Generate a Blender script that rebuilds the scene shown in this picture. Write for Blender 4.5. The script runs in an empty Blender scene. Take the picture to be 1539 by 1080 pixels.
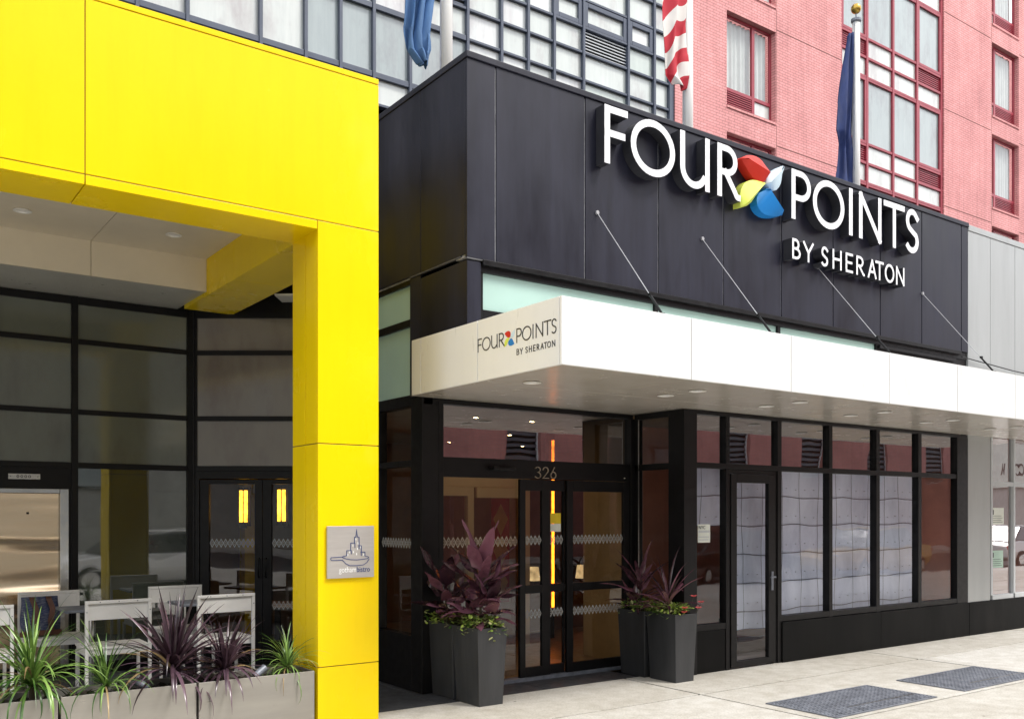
import bpy, bmesh, math, random
from mathutils import Vector, Matrix
rnd = random.Random(7)
R = math.radians
S = bpy.context.scene
COL = S.collection
PI = math.pi

# ------------------------------------------------------------------ materials
MATS = {}
def newmat(name):
    m = bpy.data.materials.new(name); m.use_nodes = True
    nt = m.node_tree; b = nt.nodes['Principled BSDF']
    MATS[name] = m
    return m, nt, b
def nd(nt, t, **kw):
    n = nt.nodes.new(t)
    for k, v in kw.items():
        if hasattr(n, k): setattr(n, k, v)
    return n
def lk(nt, a, b): nt.links.new(a, b)
def coords(nt, mode='world'):
    if mode == 'world':
        g = nd(nt, 'ShaderNodeNewGeometry'); return g.outputs['Position']
    t = nd(nt, 'ShaderNodeTexCoord'); return t.outputs['Object']
def ramp(nt, fac, stops):
    r = nd(nt, 'ShaderNodeValToRGB')
    e = r.color_ramp.elements
    while len(e) < len(stops): e.new(0.5)
    for el, (p, c) in zip(e, stops):
        el.position = p; el.color = (c[0], c[1], c[2], 1)
    lk(nt, fac, r.inputs['Fac']); return r.outputs['Color']
def noise(nt, vec, scale, detail=6, rough=.6, stretch=None, dist=0):
    if stretch:
        mp = nd(nt, 'ShaderNodeMapping'); mp.inputs['Scale'].default_value = stretch
        lk(nt, vec, mp.inputs['Vector']); vec = mp.outputs['Vector']
    n = nd(nt, 'ShaderNodeTexNoise'); n.inputs['Scale'].default_value = scale
    n.inputs['Detail'].default_value = detail; n.inputs['Roughness'].default_value = rough
    n.inputs['Distortion'].default_value = dist
    lk(nt, vec, n.inputs['Vector']); return n.outputs['Fac']
def bump(nt, b, h, strength=.2, dist=.01):
    n = nd(nt, 'ShaderNodeBump'); n.inputs['Strength'].default_value = strength
    n.inputs['Distance'].default_value = dist
    lk(nt, h, n.inputs['Height']); lk(nt, n.outputs['Normal'], b.inputs['Normal']); return n
def mixc(nt, fac, a, b, mode='MIX'):
    m = nd(nt, 'ShaderNodeMix', data_type='RGBA', blend_type=mode)
    for sock, v in ((m.inputs[0], fac), (m.inputs[6], a), (m.inputs[7], b)):
        if hasattr(v, 'links'): lk(nt, v, sock)
        elif isinstance(v, (int, float)): sock.default_value = v
        else: sock.default_value = (v[0], v[1], v[2], 1)
    return m.outputs[2]
def mat(name, c, rough=.5, metal=0, spec=.5, vary=.12, scale=3, bmp=0, bscale=40, stretch=None, rvary=.1, coat=0):
    """painted / metal / cloth surface with uneven colour, gloss and a fine bump"""
    if name in MATS: return MATS[name]
    m, nt, b = newmat(name)
    v = coords(nt)
    f = noise(nt, v, scale, 7, .62, stretch)
    lo = [max(0, x*(1-vary)) for x in c]; hi = [min(1, x*(1+vary)) for x in c]
    lk(nt, ramp(nt, f, [(.3, lo), (.7, hi)]), b.inputs['Base Color'])
    b.inputs['Metallic'].default_value = metal
    b.inputs['Specular IOR Level'].default_value = spec
    b.inputs['Coat Weight'].default_value = coat
    b.inputs['Coat Roughness'].default_value = .06
    f2 = noise(nt, v, scale*2.3, 6, .65, stretch)
    rr = nd(nt, 'ShaderNodeMapRange'); rr.inputs['From Min'].default_value = .3; rr.inputs['From Max'].default_value = .7
    rr.inputs['To Min'].default_value = max(.02, rough-rvary); rr.inputs['To Max'].default_value = min(1, rough+rvary)
    lk(nt, f2, rr.inputs['Value']); lk(nt, rr.outputs['Result'], b.inputs['Roughness'])
    if bmp: bump(nt, b, noise(nt, v, bscale, 4, .6, stretch), bmp, .01)
    return m
def emit(name, c, strength):
    m, nt, b = newmat(name)
    b.inputs['Base Color'].default_value = (*c, 1)
    b.inputs['Emission Color'].default_value = (*c, 1); b.inputs['Emission Strength'].default_value = strength
    f = noise(nt, coords(nt), 9, 3, .5)
    rr = nd(nt, 'ShaderNodeMapRange'); rr.inputs['From Min'].default_value = .3; rr.inputs['From Max'].default_value = .7; rr.inputs['To Min'].default_value = strength*.35; rr.inputs['To Max'].default_value = strength*1.7
    lk(nt, f, rr.inputs['Value']); lk(nt, rr.outputs['Result'], b.inputs['Emission Strength'])
    return m
def glass(name, tint=(.8, .82, .8), ior=1.6, wav=.03, rough=.0):
    """window glass: see-through tinted pane with mirror reflection rising at grazing angles, slightly wavy"""
    m, nt, b = newmat(name); nt.nodes.remove(b)
    out = nt.nodes['Material Output']
    tr = nd(nt, 'ShaderNodeBsdfTransparent'); tr.inputs['Color'].default_value = (*tint, 1)
    gl = nd(nt, 'ShaderNodeBsdfGlossy'); gl.inputs['Roughness'].default_value = rough
    gl.inputs['Color'].default_value = (.97, .97, 1, 1)
    r0 = ((ior-1)/(ior+1))**2*1.9
    lw = nd(nt, 'ShaderNodeLayerWeight'); lw.inputs['Blend'].default_value = .5
    pw = nd(nt, 'ShaderNodeMath', operation='POWER'); pw.inputs[1].default_value = 5; lk(nt, lw.outputs['Facing'], pw.inputs[0])
    fr = nd(nt, 'ShaderNodeMapRange'); fr.inputs['To Min'].default_value = r0; lk(nt, pw.outputs[0], fr.inputs['Value'])
    bp = nd(nt, 'ShaderNodeBump'); bp.inputs['Strength'].default_value = wav; bp.inputs['Distance'].default_value = .1
    lk(nt, noise(nt, coords(nt), 1.4, 2, .4, (1, 1, .8)), bp.inputs['Height'])
    lk(nt, bp.outputs['Normal'], gl.inputs['Normal'])
    mx = nd(nt, 'ShaderNodeMixShader')
    lk(nt, fr.outputs[0], mx.inputs['Fac']); lk(nt, tr.outputs[0], mx.inputs[1]); lk(nt, gl.outputs[0], mx.inputs[2])
    lk(nt, mx.outputs[0], out.inputs['Surface'])
    return m
def brick(name, c1, c2, mortar, bw=.21, rh=.068, axis='xz', ms=.07):
    m, nt, b = newmat(name)
    v = coords(nt); sp = nd(nt, 'ShaderNodeSeparateXYZ'); lk(nt, v, sp.inputs[0])
    cb = nd(nt, 'ShaderNodeCombineXYZ')
    add = nd(nt, 'ShaderNodeMath', operation='ADD'); lk(nt, sp.outputs['X'], add.inputs[0]); lk(nt, sp.outputs['Y'], add.inputs[1])
    lk(nt, add.outputs[0], cb.inputs['X']); lk(nt, sp.outputs['Z'], cb.inputs['Y'])
    br = nd(nt, 'ShaderNodeTexBrick')
    br.inputs['Scale'].default_value = 1; br.inputs['Brick Width'].default_value = bw; br.inputs['Row Height'].default_value = rh
    br.inputs['Mortar Size'].default_value = .009; br.inputs['Mortar Smooth'].default_value = .2
    br.inputs['Color1'].default_value = (*c1, 1); br.inputs['Color2'].default_value = (*c2, 1); br.inputs['Mortar'].default_value = (*mortar, 1)
    lk(nt, cb.outputs[0], br.inputs['Vector'])
    f = noise(nt, v, .6, 6, .6)
    big = ramp(nt, f, [(.3, (.78, .76, .77)), (.7, (1.1, 1.1, 1.1))])
    f2 = noise(nt, v, 1.0, 4, .6, (6, 6, .5))
    st = ramp(nt, f2, [(.35, (.9, .9, .9)), (.6, (1.04, 1.04, 1.04))])
    lk(nt, mixc(nt, 1, mixc(nt, 1, br.outputs['Color'], big, 'MULTIPLY'), st, 'MULTIPLY'), b.inputs['Base Color'])
    b.inputs['Roughness'].default_value = .85
    bump(nt, b, br.outputs['Fac'], -.4, .01)
    return m

# pavement: worn pale concrete with stains
def concrete(name, c, dark, rough=.85):
    m, nt, b = newmat(name)
    v = coords(nt)
    a = noise(nt, v, .55, 8, .65); bb = noise(nt, v, 6, 8, .7); sp = noise(nt, v, 60, 3, .6)
    col = ramp(nt, a, [(.3, dark), (.68, c)])
    col = mixc(nt, 1, col, ramp(nt, bb, [(.32, (.8, .78, .74)), (.6, (1.02, 1.02, 1.02))]), 'MULTIPLY')
    col = mixc(nt, 1, col, ramp(nt, sp, [(.33, (.75, .75, .75)), (.5, (1.03, 1.03, 1.03))]), 'MULTIPLY')
    vo = nd(nt, 'ShaderNodeTexVoronoi'); vo.inputs['Scale'].default_value = 2.3; lk(nt, v, vo.inputs['Vector'])
    sm = ramp(nt, vo.outputs['Distance'], [(.022, (.30, .28, .26)), (.040, (1, 1, 1))])
    col = mixc(nt, 1, col, sm, 'MULTIPLY')
    at = nd(nt, 'ShaderNodeAttribute'); at.attribute_name = 'tone'
    col = mixc(nt, 1, col, ramp(nt, at.outputs['Fac'], [(0, (.84, .82, .78)), (1, (1.03, 1.03, 1.03))]), 'MULTIPLY')
    blot = noise(nt, v, 1.7, 5, .7); col = mixc(nt, 1, col, ramp(nt, blot, [(.26, (.88, .86, .81)), (.42, (1, 1, 1))]), 'MULTIPLY')
    lk(nt, col, b.inputs['Base Color']); b.inputs['Roughness'].default_value = rough
    bump(nt, b, sp, .25, .004)
    return m

PAVE = concrete('pavement_concrete', (.64, .63, .60), (.51, .49, .45))
SLATE = mat('dark_slate_paving', (.045, .047, .052), .55, vary=.3, scale=5, bmp=.15)
ASPH = mat('asphalt', (.05, .05, .052), .9, vary=.3, scale=8, bmp=.4, bscale=120)
KERB = concrete('kerb_stone', (.34, .33, .32), (.22, .22, .21))
JOINT = mat('joint_dirt', (.022, .02, .018), .95)

# yellow composite panel: glossy, faint chalky smears near one end
def yellow():
    m, nt, b = newmat('yellow_panel'); v = coords(nt)
    f = noise(nt, v, .9, 7, .6, (1, 1, .7)); f2 = noise(nt, v, 2.2, 6, .7, (4, 4, .35))
    col = ramp(nt, f, [(.35, (.89, .625, .001)), (.60, (.92, .655, .001)), (.78, (.92, .68, .03))])
    col = mixc(nt, 1, col, ramp(nt, f2, [(.3, (.97, .965, .95)), (.55, (1, 1, 1))]), 'MULTIPLY')
    lk(nt, col, b.inputs['Base Color'])
    rr = nd(nt, 'ShaderNodeMapRange'); rr.inputs['To Min'].default_value = .16; rr.inputs['To Max'].default_value = .36
    lk(nt, f, rr.inputs['Value']); lk(nt, rr.outputs[0], b.inputs['Roughness'])
    b.inputs['Specular IOR Level'].default_value = .22
    bump(nt, b, noise(nt, v, .8, 2, .4), .05, .05)
    return m
YEL = yellow()
SEAM = mat('panel_seam', (.30, .22, .05), .8)
# black metal panels: dusty streaks running down
def blackpanel(name, c, rough, streak=.5):
    m, nt, b = newmat(name); v = coords(nt)
    f = noise(nt, v, 1.1, 7, .65, (1.6, 1.6, .5)); st = noise(nt, v, 2.0, 6, .7, (7, 7, .25))
    lo = [x*.6 for x in c]; hi = [x*1.7 for x in c]
    col = mixc(nt, 1, ramp(nt, f, [(.3, lo), (.72, hi)]), ramp(nt, st, [(.3, (.8, .8, .8)), (.7, (1.2, 1.2, 1.2))]), 'MULTIPLY')
    lk(nt, col, b.inputs['Base Color'])
    rr = nd(nt, 'ShaderNodeMapRange'); rr.inputs['From Min'].default_value = .3; rr.inputs['From Max'].default_value = .7
    rr.inputs['To Min'].default_value = rough-.12; rr.inputs['To Max'].default_value = rough+.16
    lk(nt, f, rr.inputs['Value']); lk(nt, rr.outputs[0], b.inputs['Roughness'])
    bump(nt, b, noise(nt, v, .9, 2, .4), .06, .05)
    return m
BLK = blackpanel('black_panel', (.0108, .0112, .0205), .40); BLK.node_tree.nodes['Principled BSDF'].inputs['Specular IOR Level'].default_value = .36
BLKF = mat('black_frame', (.006, .0055, .006), .42, vary=.3, scale=6, spec=.25)
BASEB = blackpanel('black_granite_base', (.004, .004, .004), .5); BASEB.node_tree.nodes['Principled BSDF'].inputs['Specular IOR Level'].default_value = .12
ALUSEAM = mat('pale_sealant', (.34, .34, .35), .8, vary=.4, scale=12)
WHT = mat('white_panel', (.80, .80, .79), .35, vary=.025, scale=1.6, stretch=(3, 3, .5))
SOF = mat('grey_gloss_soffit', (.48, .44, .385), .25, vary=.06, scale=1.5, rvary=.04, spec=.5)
CREAM = mat('cream_ceiling', (.72, .64, .50), .6, vary=.05, scale=2)
CREAMG = mat('grey_soffit', (.50, .49, .44), .35, vary=.06, scale=2)
MINT = mat('mint_backpainted_glass', (.42, .60, .535), .12, vary=.06, scale=1.2, coat=.3)
GREYP = mat('grey_metal_panel', (.40, .415, .41), .38, vary=.06, scale=1.1, stretch=(3, 3, .4), metal=.25)
GREYF = mat('pale_grey_frame', (.52, .54, .55), .4, vary=.05)
STEEL = mat('brushed_steel', (.55, .53, .50), .3, metal=.95, vary=.1, scale=4, stretch=(1, 1, 30), rvary=.06)
CHROME = mat('polished_steel', (.62, .62, .62), .15, metal=1, vary=.1, scale=4)
WHTMET = mat('white_enamel', (.84, .82, .78), .38, vary=.06, scale=6)
POT = blackpanel('dark_grey_planter', (.030, .031, .033), .42)
LONGP = mat('champagne_metal', (.37, .35, .315), .36, metal=.55, vary=.08, scale=1.5, stretch=(1, 1, 6), bmp=.03, bscale=20)
SOIL = mat('potting_soil', (.025, .018, .012), .95, vary=.5, scale=30, bmp=.8, bscale=60)
LETW = mat('white_acrylic', (.86, .86, .88), .3, vary=.03)
LETS = mat('letter_return', (.028, .028, .033), .4, vary=.2)
REDP = mat('red_acrylic', (.62, .030, .018), .55, spec=.3, vary=.08)
BLUP = mat('blue_acrylic', (.012, .20, .55), .55, spec=.3, vary=.08)
LIMP = mat('lime_acrylic', (.70, .78, .12), .55, spec=.3, vary=.05)
ICEP = mat('ice_white_acrylic', (.62, .76, .84), .55, spec=.3, vary=.04)
INK = mat('black_vinyl', (.02, .02, .022), .5)
NAVYINK = mat('navy_vinyl', (.01, .04, .17), .5)
WHTINK = mat('white_vinyl', (.85, .85, .83), .5)
CHAMP = mat('champagne_number', (.50, .44, .34), .35, metal=.6)
PAPER = mat('paper_notice', (.72, .74, .66), .8)
GREENPAPER = mat('mint_paper', (.45, .60, .50), .8)
BRICKP = brick('pink_brick', (.74, .34, .33), (.67, .295, .285), (.42, .18, .175))
BRICKO = brick('dull_red_brick', (.42, .16, .14), (.36, .13, .115), (.24, .17, .15))
REDF = mat('dark_red_frame', (.30, .032, .05), .35, vary=.12)
BLUEF = mat('slate_blue_frame', (.060, .074, .108), .4, vary=.12)
DARK = mat('dark_void', (.010, .009, .009), .8)
CURT = mat('sheer_curtain', (.62, .64, .60), .9, vary=.06, scale=4)
POLEM = mat('white_pole', (.72, .71, .68), .35, vary=.04)
BAND = mat('etched_band', (.44, .44, .42), .6)
GOLD = mat('gilded_metal', (.50, .33, .07), .3, metal=.9)
GLOBBY = glass('lobby_glass', (.85, .84, .79), 1.5, .03)
GMIR = glass('coated_window_glass', (.42, .43, .43), 2.7, .02)
GDARK = glass('bistro_door_glass', (.8, .78, .72), 1.5, .03)
GSTORE = glass('storefront_glass', (.92, .93, .94), 1.5, .06)
def bgpane(name, c, rough=.08, stk=.5):
    m, nt, b = newmat(name); v = coords(nt)
    f = noise(nt, v, 1.1, 6, .65, (1.2, 1.2, .5)); st = noise(nt, v, 2.5, 5, .7, (5, 5, .3))
    col = mixc(nt, 1, ramp(nt, f, [(.32, [c[0]*.70, c[1]*.64, c[2]*.66]), (.50, [x*.93 for x in c]), (.66, c)]), ramp(nt, st, [(.3, (1-.14*stk, 1-.12*stk, 1-.12*stk)), (.65, (1+.06*stk, 1+.05*stk, 1+.04*stk))]), 'MULTIPLY')
    lk(nt, col, b.inputs['Base Color']); b.inputs['Roughness'].default_value = rough
    b.inputs['Specular IOR Level'].default_value = .8; b.inputs['Coat Weight'].default_value = .35; b.inputs['Coat Roughness'].default_value = .02
    bump(nt, b, noise(nt, v, 1.2, 2, .4), .06, .08)
    return m
SPAN = bgpane('spandrel_glass', (.58, .62, .59))
SPAN2 = bgpane('greenish_spandrel_glass', (.50, .56, .52))
SPAN3 = bgpane('bright_spandrel_glass', (.66, .68, .67))
SHADE = bgpane('shaded_window_glass', (.60, .63, .60))
SKYG = bgpane('pale_window_glass', (.34, .39, .39))
FROST = bgpane('smoked_frosted_glass', (.145, .155, .125), .11, 0)
FROSTL = bgpane('dark_green_shop_glass', (.050, .060, .046), .02, 0)
for k_, v_ in (('Coat Weight', 1), ('Coat IOR', 2.1)): FROSTL.node_tree.nodes['Principled BSDF'].inputs[k_].default_value = v_
FROST2 = bgpane('warm_frosted_glass', (.22, .195, .165), .12, 0)
LEAFP = None
def leafmat(name, c1, c2, rough=.35, trans=.0):
    m, nt, b = newmat(name); v = coords(nt)
    f = noise(nt, v, 14, 5, .6); oi = nd(nt, 'ShaderNodeAttribute'); oi.attribute_name = 'tone'
    mx = nd(nt, 'ShaderNodeMath', operation='ADD'); mx.inputs[1].default_value = -.5; lk(nt, oi.outputs['Fac'], mx.inputs[0])
    ad = nd(nt, 'ShaderNodeMath', operation='ADD'); lk(nt, mx.outputs[0], ad.inputs[0]); lk(nt, f, ad.inputs[1])
    lk(nt, ramp(nt, ad.outputs[0], [(.2, c1), (.8, c2)]), b.inputs['Base Color'])
    b.inputs['Roughness'].default_value = rough
    b.inputs['Coat Weight'].default_value = .3; b.inputs['Coat Roughness'].default_value = .22
    if trans: b.inputs['Transmission Weight'].default_value = 0
    return m
L_GREEN = leafmat('strap_leaf_green', (.030, .085, .012), (.22, .36, .08))
L_PURP = leafmat('purple_strap_leaf', (.022, .010, .015), (.12, .07, .095), .3)
L_TI = leafmat('burgundy_broad_leaf', (.034, .013, .020), (.21, .085, .12), .24)
L_IVY = leafmat('bright_foliage', (.04, .12, .012), (.42, .55, .10))
L_DRY = leafmat('dry_leaf', (.16, .10, .04), (.36, .26, .12), .6)
L_STEM = mat('plant_stem', (.06, .045, .02), .7)
L_PINK = mat('coral_petal', (.75, .12, .12), .5)
L_CREAM = leafmat('variegated_leaf', (.25, .28, .08), (.55, .55, .25))
WOODB = mat('brown_wall', (.24, .125, .055), .5, vary=.2, scale=3)
TAN = mat('tan_wall', (.46, .29, .13), .6, vary=.15)
CRW = mat('cream_joinery', (.72, .58, .34), .5, vary=.06)
LFLOOR = mat('tan_stone_floor', (.32, .21, .11), .35, vary=.2, scale=4)
LCEIL = mat('lobby_ceiling', (.40, .34, .26), .7)
ORANGE = emit('led_orange', (1.0, .20, .010), 3.2)
AMBER = emit('amber_glow', (1.0, .47, .035), 2.2)
LOBBY_FILL = emit('lobby_fill_glow', (1.0, .64, .30), 42)
LAMPW = emit('lampshade_glow', (1.0, .70, .34), .26)
BRR = mat('reflected_brick_red', (.56, .225, .15), .6, vary=.12)  # wall colour that paints in brick reflected by the shop glass
SCRN = None

# ------------------------------------------------------------------ mesh helper
class MB:
    def __init__(s, M=None): s.v = []; s.f = []; s.m = []; s.M = M; s.tone = []; s.t = .5
    def add(s, vs, fs, mi=0):
        n = len(s.v)
        for p in vs:
            p = Vector(p)
            s.v.append(s.M @ p if s.M else p); s.tone.append(s.t)
        for f in fs: s.f.append([n+i for i in f]); s.m.append(mi)
    def box(s, x0, x1, y0, y1, z0, z1, mi=0):
        if x0 > x1: x0, x1 = x1, x0
        if y0 > y1: y0, y1 = y1, y0
        if z0 > z1: z0, z1 = z1, z0
        s.add([(x0,y0,z0),(x1,y0,z0),(x1,y1,z0),(x0,y1,z0),(x0,y0,z1),(x1,y0,z1),(x1,y1,z1),(x0,y1,z1)],
              [(0,3,2,1),(4,5,6,7),(0,1,5,4),(1,2,6,5),(2,3,7,6),(3,0,4,7)], mi); return s
    def hexa(s, b, t, mi=0):
        s.add(list(b)+list(t), [(0,3,2,1),(4,5,6,7),(0,1,5,4),(1,2,6,5),(2,3,7,6),(3,0,4,7)], mi); return s
    def quad(s, a, b, c, d, mi=0): s.add([a,b,c,d], [(0,1,2,3)], mi); return s
    def poly(s, pts, mi=0): s.add(pts, [tuple(range(len(pts)))], mi); return s
    def prism(s, pts, y0, y1, mf=0, ms=0):
        """outline in x,z given anticlockwise seen from -y; front at y0, back at y1"""
        n = len(pts)
        s.add([(x, y0, z) for x, z in pts], [tuple(range(n))], mf)
        s.add([(x, y1, z) for x, z in pts], [tuple(reversed(range(n)))], ms)
        for i in range(n):
            j = (i+1) % n
            s.add([(pts[i][0],y0,pts[i][1]),(pts[i][0],y1,pts[i][1]),(pts[j][0],y1,pts[j][1]),(pts[j][0],y0,pts[j][1])], [(0,1,2,3)], ms)
        return s
    def tube(s, pts, r, n=8, mi=0, cap=True):
        pts = [Vector(p) for p in pts]; k = len(pts); rs = r if isinstance(r, (list, tuple)) else [r]*k
        vs = []; up = None
        for i, p in enumerate(pts):
            d = (pts[min(i+1, k-1)] - pts[max(i-1, 0)]).normalized()
            if up is None:
                up = Vector((0,0,1)) if abs(d.z) < .9 else Vector((1,0,0))
            a = d.cross(up).normalized(); b = a.cross(d).normalized(); up = b
            for j in range(n):
                t = 2*PI*j/n; vs.append(p + (a*math.cos(t)+b*math.sin(t))*rs[i])
        fs = []
        for i in range(k-1):
            for j in range(n):
                fs.append((i*n+j, i*n+(j+1)%n, (i+1)*n+(j+1)%n, (i+1)*n+j))
        if cap: fs.append(tuple(reversed(range(n)))); fs.append(tuple((k-1)*n+j for j in range(n)))
        s.add(vs, fs, mi); return s
    def lathe(s, prof, cx, cy, n=20, mi=0):
        vs = []; fs = []
        for r, z in prof:
            for j in range(n):
                t = 2*PI*j/n; vs.append((cx+r*math.cos(t), cy+r*math.sin(t), z))
        for i in range(len(prof)-1):
            for j in range(n): fs.append((i*n+j, i*n+(j+1)%n, (i+1)*n+(j+1)%n, (i+1)*n+j))
        fs.append(tuple(reversed(range(n)))); fs.append(tuple((len(prof)-1)*n+j for j in range(n)))
        s.add(vs, fs, mi); return s
    def leaf(s, base, az, elev, L, W, droop, mi=0, seg=7, prof='strap', fold=.25, twist=0, wave=0):
        """one curved, folded leaf blade starting at base"""
        d = Vector((math.cos(az)*math.cos(elev), math.sin(az)*math.cos(elev), math.sin(elev)))
        side0 = Vector((-math.sin(az), math.cos(az), 0)); p = Vector(base); vs = []
        e = elev; ph = rnd.random()*6
        for i in range(seg+1):
            t = i/seg
            if prof == 'strap': w = W*min(1, t*5+.35)*(1-max(0, (t-.45)/.55)**1.6)
            elif prof == 'broad': w = W*(math.sin(PI*min(1, t**.8*.97+.03))**.75) if t > .12 else W*.18
            else: w = W*math.sin(PI*min(1, .1+t*.9))
            w = max(w, .0008)
            dd = Vector((math.cos(az)*math.cos(e), math.sin(az)*math.cos(e), math.sin(e)))
            nn = side0.cross(dd).normalized()*-1
            sd = (side0*math.cos(twist*t) + nn*math.sin(twist*t)).normalized()
            up = sd.cross(dd)
            wv = up*(wave*w*math.sin(ph+t*9))
            vs += [p - sd*w + up*fold*w + wv, p.copy(), p + sd*w + up*fold*w - wv]
            p = p + dd*(L/seg); e -= droop/seg*(.4+1.2*t)
        fs = []
        for i in range(seg):
            a = i*3; fs += [(a, a+1, a+4, a+3), (a+1, a+2, a+5, a+4)]
        s.t = rnd.random(); s.add(vs, fs, mi)
        return s
    def build(s, name, mats, parent=None, smooth=False, bevel=0, origin=None, solid=0):
        if origin is None:
            r = parent
            if r is not None:
                while r.parent: r = r.parent
                origin = r.location
            else: origin = Vector((0,0,0))
        origin = Vector(origin)
        me = bpy.data.meshes.new(name)
        me.from_pydata([tuple(p-origin) for p in s.v], [], s.f)
        if not isinstance(mats, (list, tuple)): mats = [mats]
        for m in mats: me.materials.append(m)
        me.polygons.foreach_set('material_index', s.m)
        if smooth: me.polygons.foreach_set('use_smooth', [True]*len(s.f))
        at = me.attributes.new('tone', 'FLOAT', 'POINT'); at.data.foreach_set('value', s.tone)
        me.validate(); me.update()
        o = bpy.data.objects.new(name, me); COL.objects.link(o)
        if parent: o.parent = parent
        else: o.location = origin
        if bevel:
            b = o.modifiers.new('Bevel', 'BEVEL'); b.width = bevel; b.segments = 2; b.limit_method = 'ANGLE'; b.angle_limit = R(40)
        if solid:
            b = o.modifiers.new('Solidify', 'SOLIDIFY'); b.thickness = solid
        return o
def tag(o, label, cat, group=None):
    o['label'] = label; o['category'] = cat
    if group: o['group'] = group
    return o
def thing(name, label, cat, loc=(0,0,0), group=None):
    o = bpy.data.objects.new(name, None); COL.objects.link(o); o.location = loc; o.empty_display_size = .2
    return tag(o, label, cat, group)
def struct(o, kind='structure'): o['kind'] = kind; return o
def copy_tree(o, parent=None):
    c = o.copy(); COL.objects.link(c)
    if parent: c.parent = parent
    for ch in list(o.children): copy_tree(ch, c)
    return c
GLASSES = ('lobby_glass', 'coated_window_glass', 'bistro_door_glass', 'storefront_glass')
def B(name, m, parent, *boxes, bevel=0, M=None):
    b = MB(M)
    if getattr(m, 'name', '') in GLASSES:       # panes: a single sheet in the middle of the given slab
        for x0, x1, y0, y1, z0, z1 in boxes:
            if x1-x0 > y1-y0: y = (y0+y1)/2; b.quad((x0, y, z0), (x1, y, z0), (x1, y, z1), (x0, y, z1))
            else: x = (x0+x1)/2; b.quad((x, y1, z0), (x, y0, z0), (x, y0, z1), (x, y1, z1))
        return b.build(name, m, parent)
    for x in boxes: b.box(*x)
    return b.build(name, m, parent, bevel=bevel)

def wall_holes(x0, x1, z0, z1, holes, y, depth):
    """front wall face at y with rectangular openings whose reveals run back by depth"""
    xs = sorted({x0, x1, *[h[0] for h in holes], *[h[1] for h in holes]}); zs = sorted({z0, z1, *[h[2] for h in holes], *[h[3] for h in holes]})
    b = MB()
    for i in range(len(xs)-1):
        for j in range(len(zs)-1):
            cx = (xs[i]+xs[i+1])/2; cz = (zs[j]+zs[j+1])/2
            if any(h[0] < cx < h[1] and h[2] < cz < h[3] for h in holes): continue
            b.quad((xs[i],y,zs[j]),(xs[i+1],y,zs[j]),(xs[i+1],y,zs[j+1]),(xs[i],y,zs[j+1]))
    d = depth
    for a, c, e, f in holes:
        b.quad((a,y,e),(a,y+d,e),(c,y+d,e),(c,y,e)); b.quad((a,y,f),(c,y,f),(c,y+d,f),(a,y+d,f))
        b.quad((a,y,e),(a,y,f),(a,y+d,f),(a,y+d,e)); b.quad((c,y,e),(c,y+d,e),(c,y+d,f),(c,y,f))
    return b

# ---- lettering drawn as strokes
def arc(cx, cy, rx, ry, a0, a1, n=16):
    return [(cx+rx*math.cos(R(a0+(a1-a0)*i/n)), cy+ry*math.sin(R(a0+(a1-a0)*i/n))) for i in range(n+1)]
G = {
 'F': [[(0,0),(0,1)], [(0,1),(1,1)], [(0,.53),(.86,.53)]],
 'O': [arc(.5,.5,.5,.5,90,450,36)],
 'U': [[(0,1)]+arc(.46,.34,.46,.34,180,330,14), [(1,1),(1,0)]],
 'R': [[(0,0),(0,1)], [(0,1),(.32,1)]+arc(.36,.74,.44,.26,90,-90,14)+[(0,.48)], [(.30,.48),(.78,.10)]+arc(.95,.14,.16,.14,215,275,4)],
 'P': [[(0,0),(0,1)], [(0,1),(.40,1)]+arc(.46,.72,.54,.28,90,-90,14)+[(0,.44)]],
 'I': [[(0,0),(0,1)]],
 'N': [[(0,0),(0,1)], [(0,1),(1,0)], [(1,0),(1,1)]],
 'T': [[(0,1),(1,1)], [(.5,1),(.5,0)]],
 'S': [[(.97,.86)]+arc(.54,.76,.42,.24,50,235,14)+[(.62,.47)]+arc(.50,.25,.47,.25,40,-140,14)],
 'B': [[(0,0),(0,1)], [(0,1),(.35,1)]+arc(.40,.76,.42,.24,90,-90,10)+[(0,.52)], [(.35,.52)]+arc(.46,.26,.54,.26,90,-90,12)+[(0,0)]],
 'Y': [[(0,1),(.5,.46)], [(1,1),(.5,.46)], [(.5,.46),(.5,0)]],
 'H': [[(0,0),(0,1)], [(1,0),(1,1)], [(0,.52),(1,.52)]],
 'E': [[(0,0),(0,1)], [(0,1),(1,1)], [(0,.52),(.88,.52)], [(0,0),(1,0)]],
 'A': [[(0,0),(.5,1)], [(.5,1),(1,0)], [(.2,.32),(.8,.32)]],
 'C': [arc(.55,.5,.55,.5,50,310,24)],
 'M': [[(0,0),(.08,1)], [(.08,1),(.5,.1)], [(.5,.1),(.92,1)], [(.92,1),(1,0)]],
 '3': [[(.05,.88)]+arc(.46,.76,.42,.24,140,-80,12)+[(.42,.52)]+arc(.46,.26,.50,.26,80,-150,14)],
 '2': [arc(.5,.72,.46,.28,170,-30,14)+[(.0,0),(1,0)]],
 '6': [[(.72,1),(.12,.42)]+[], arc(.5,.29,.47,.29,0,360,24)],
}
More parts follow.
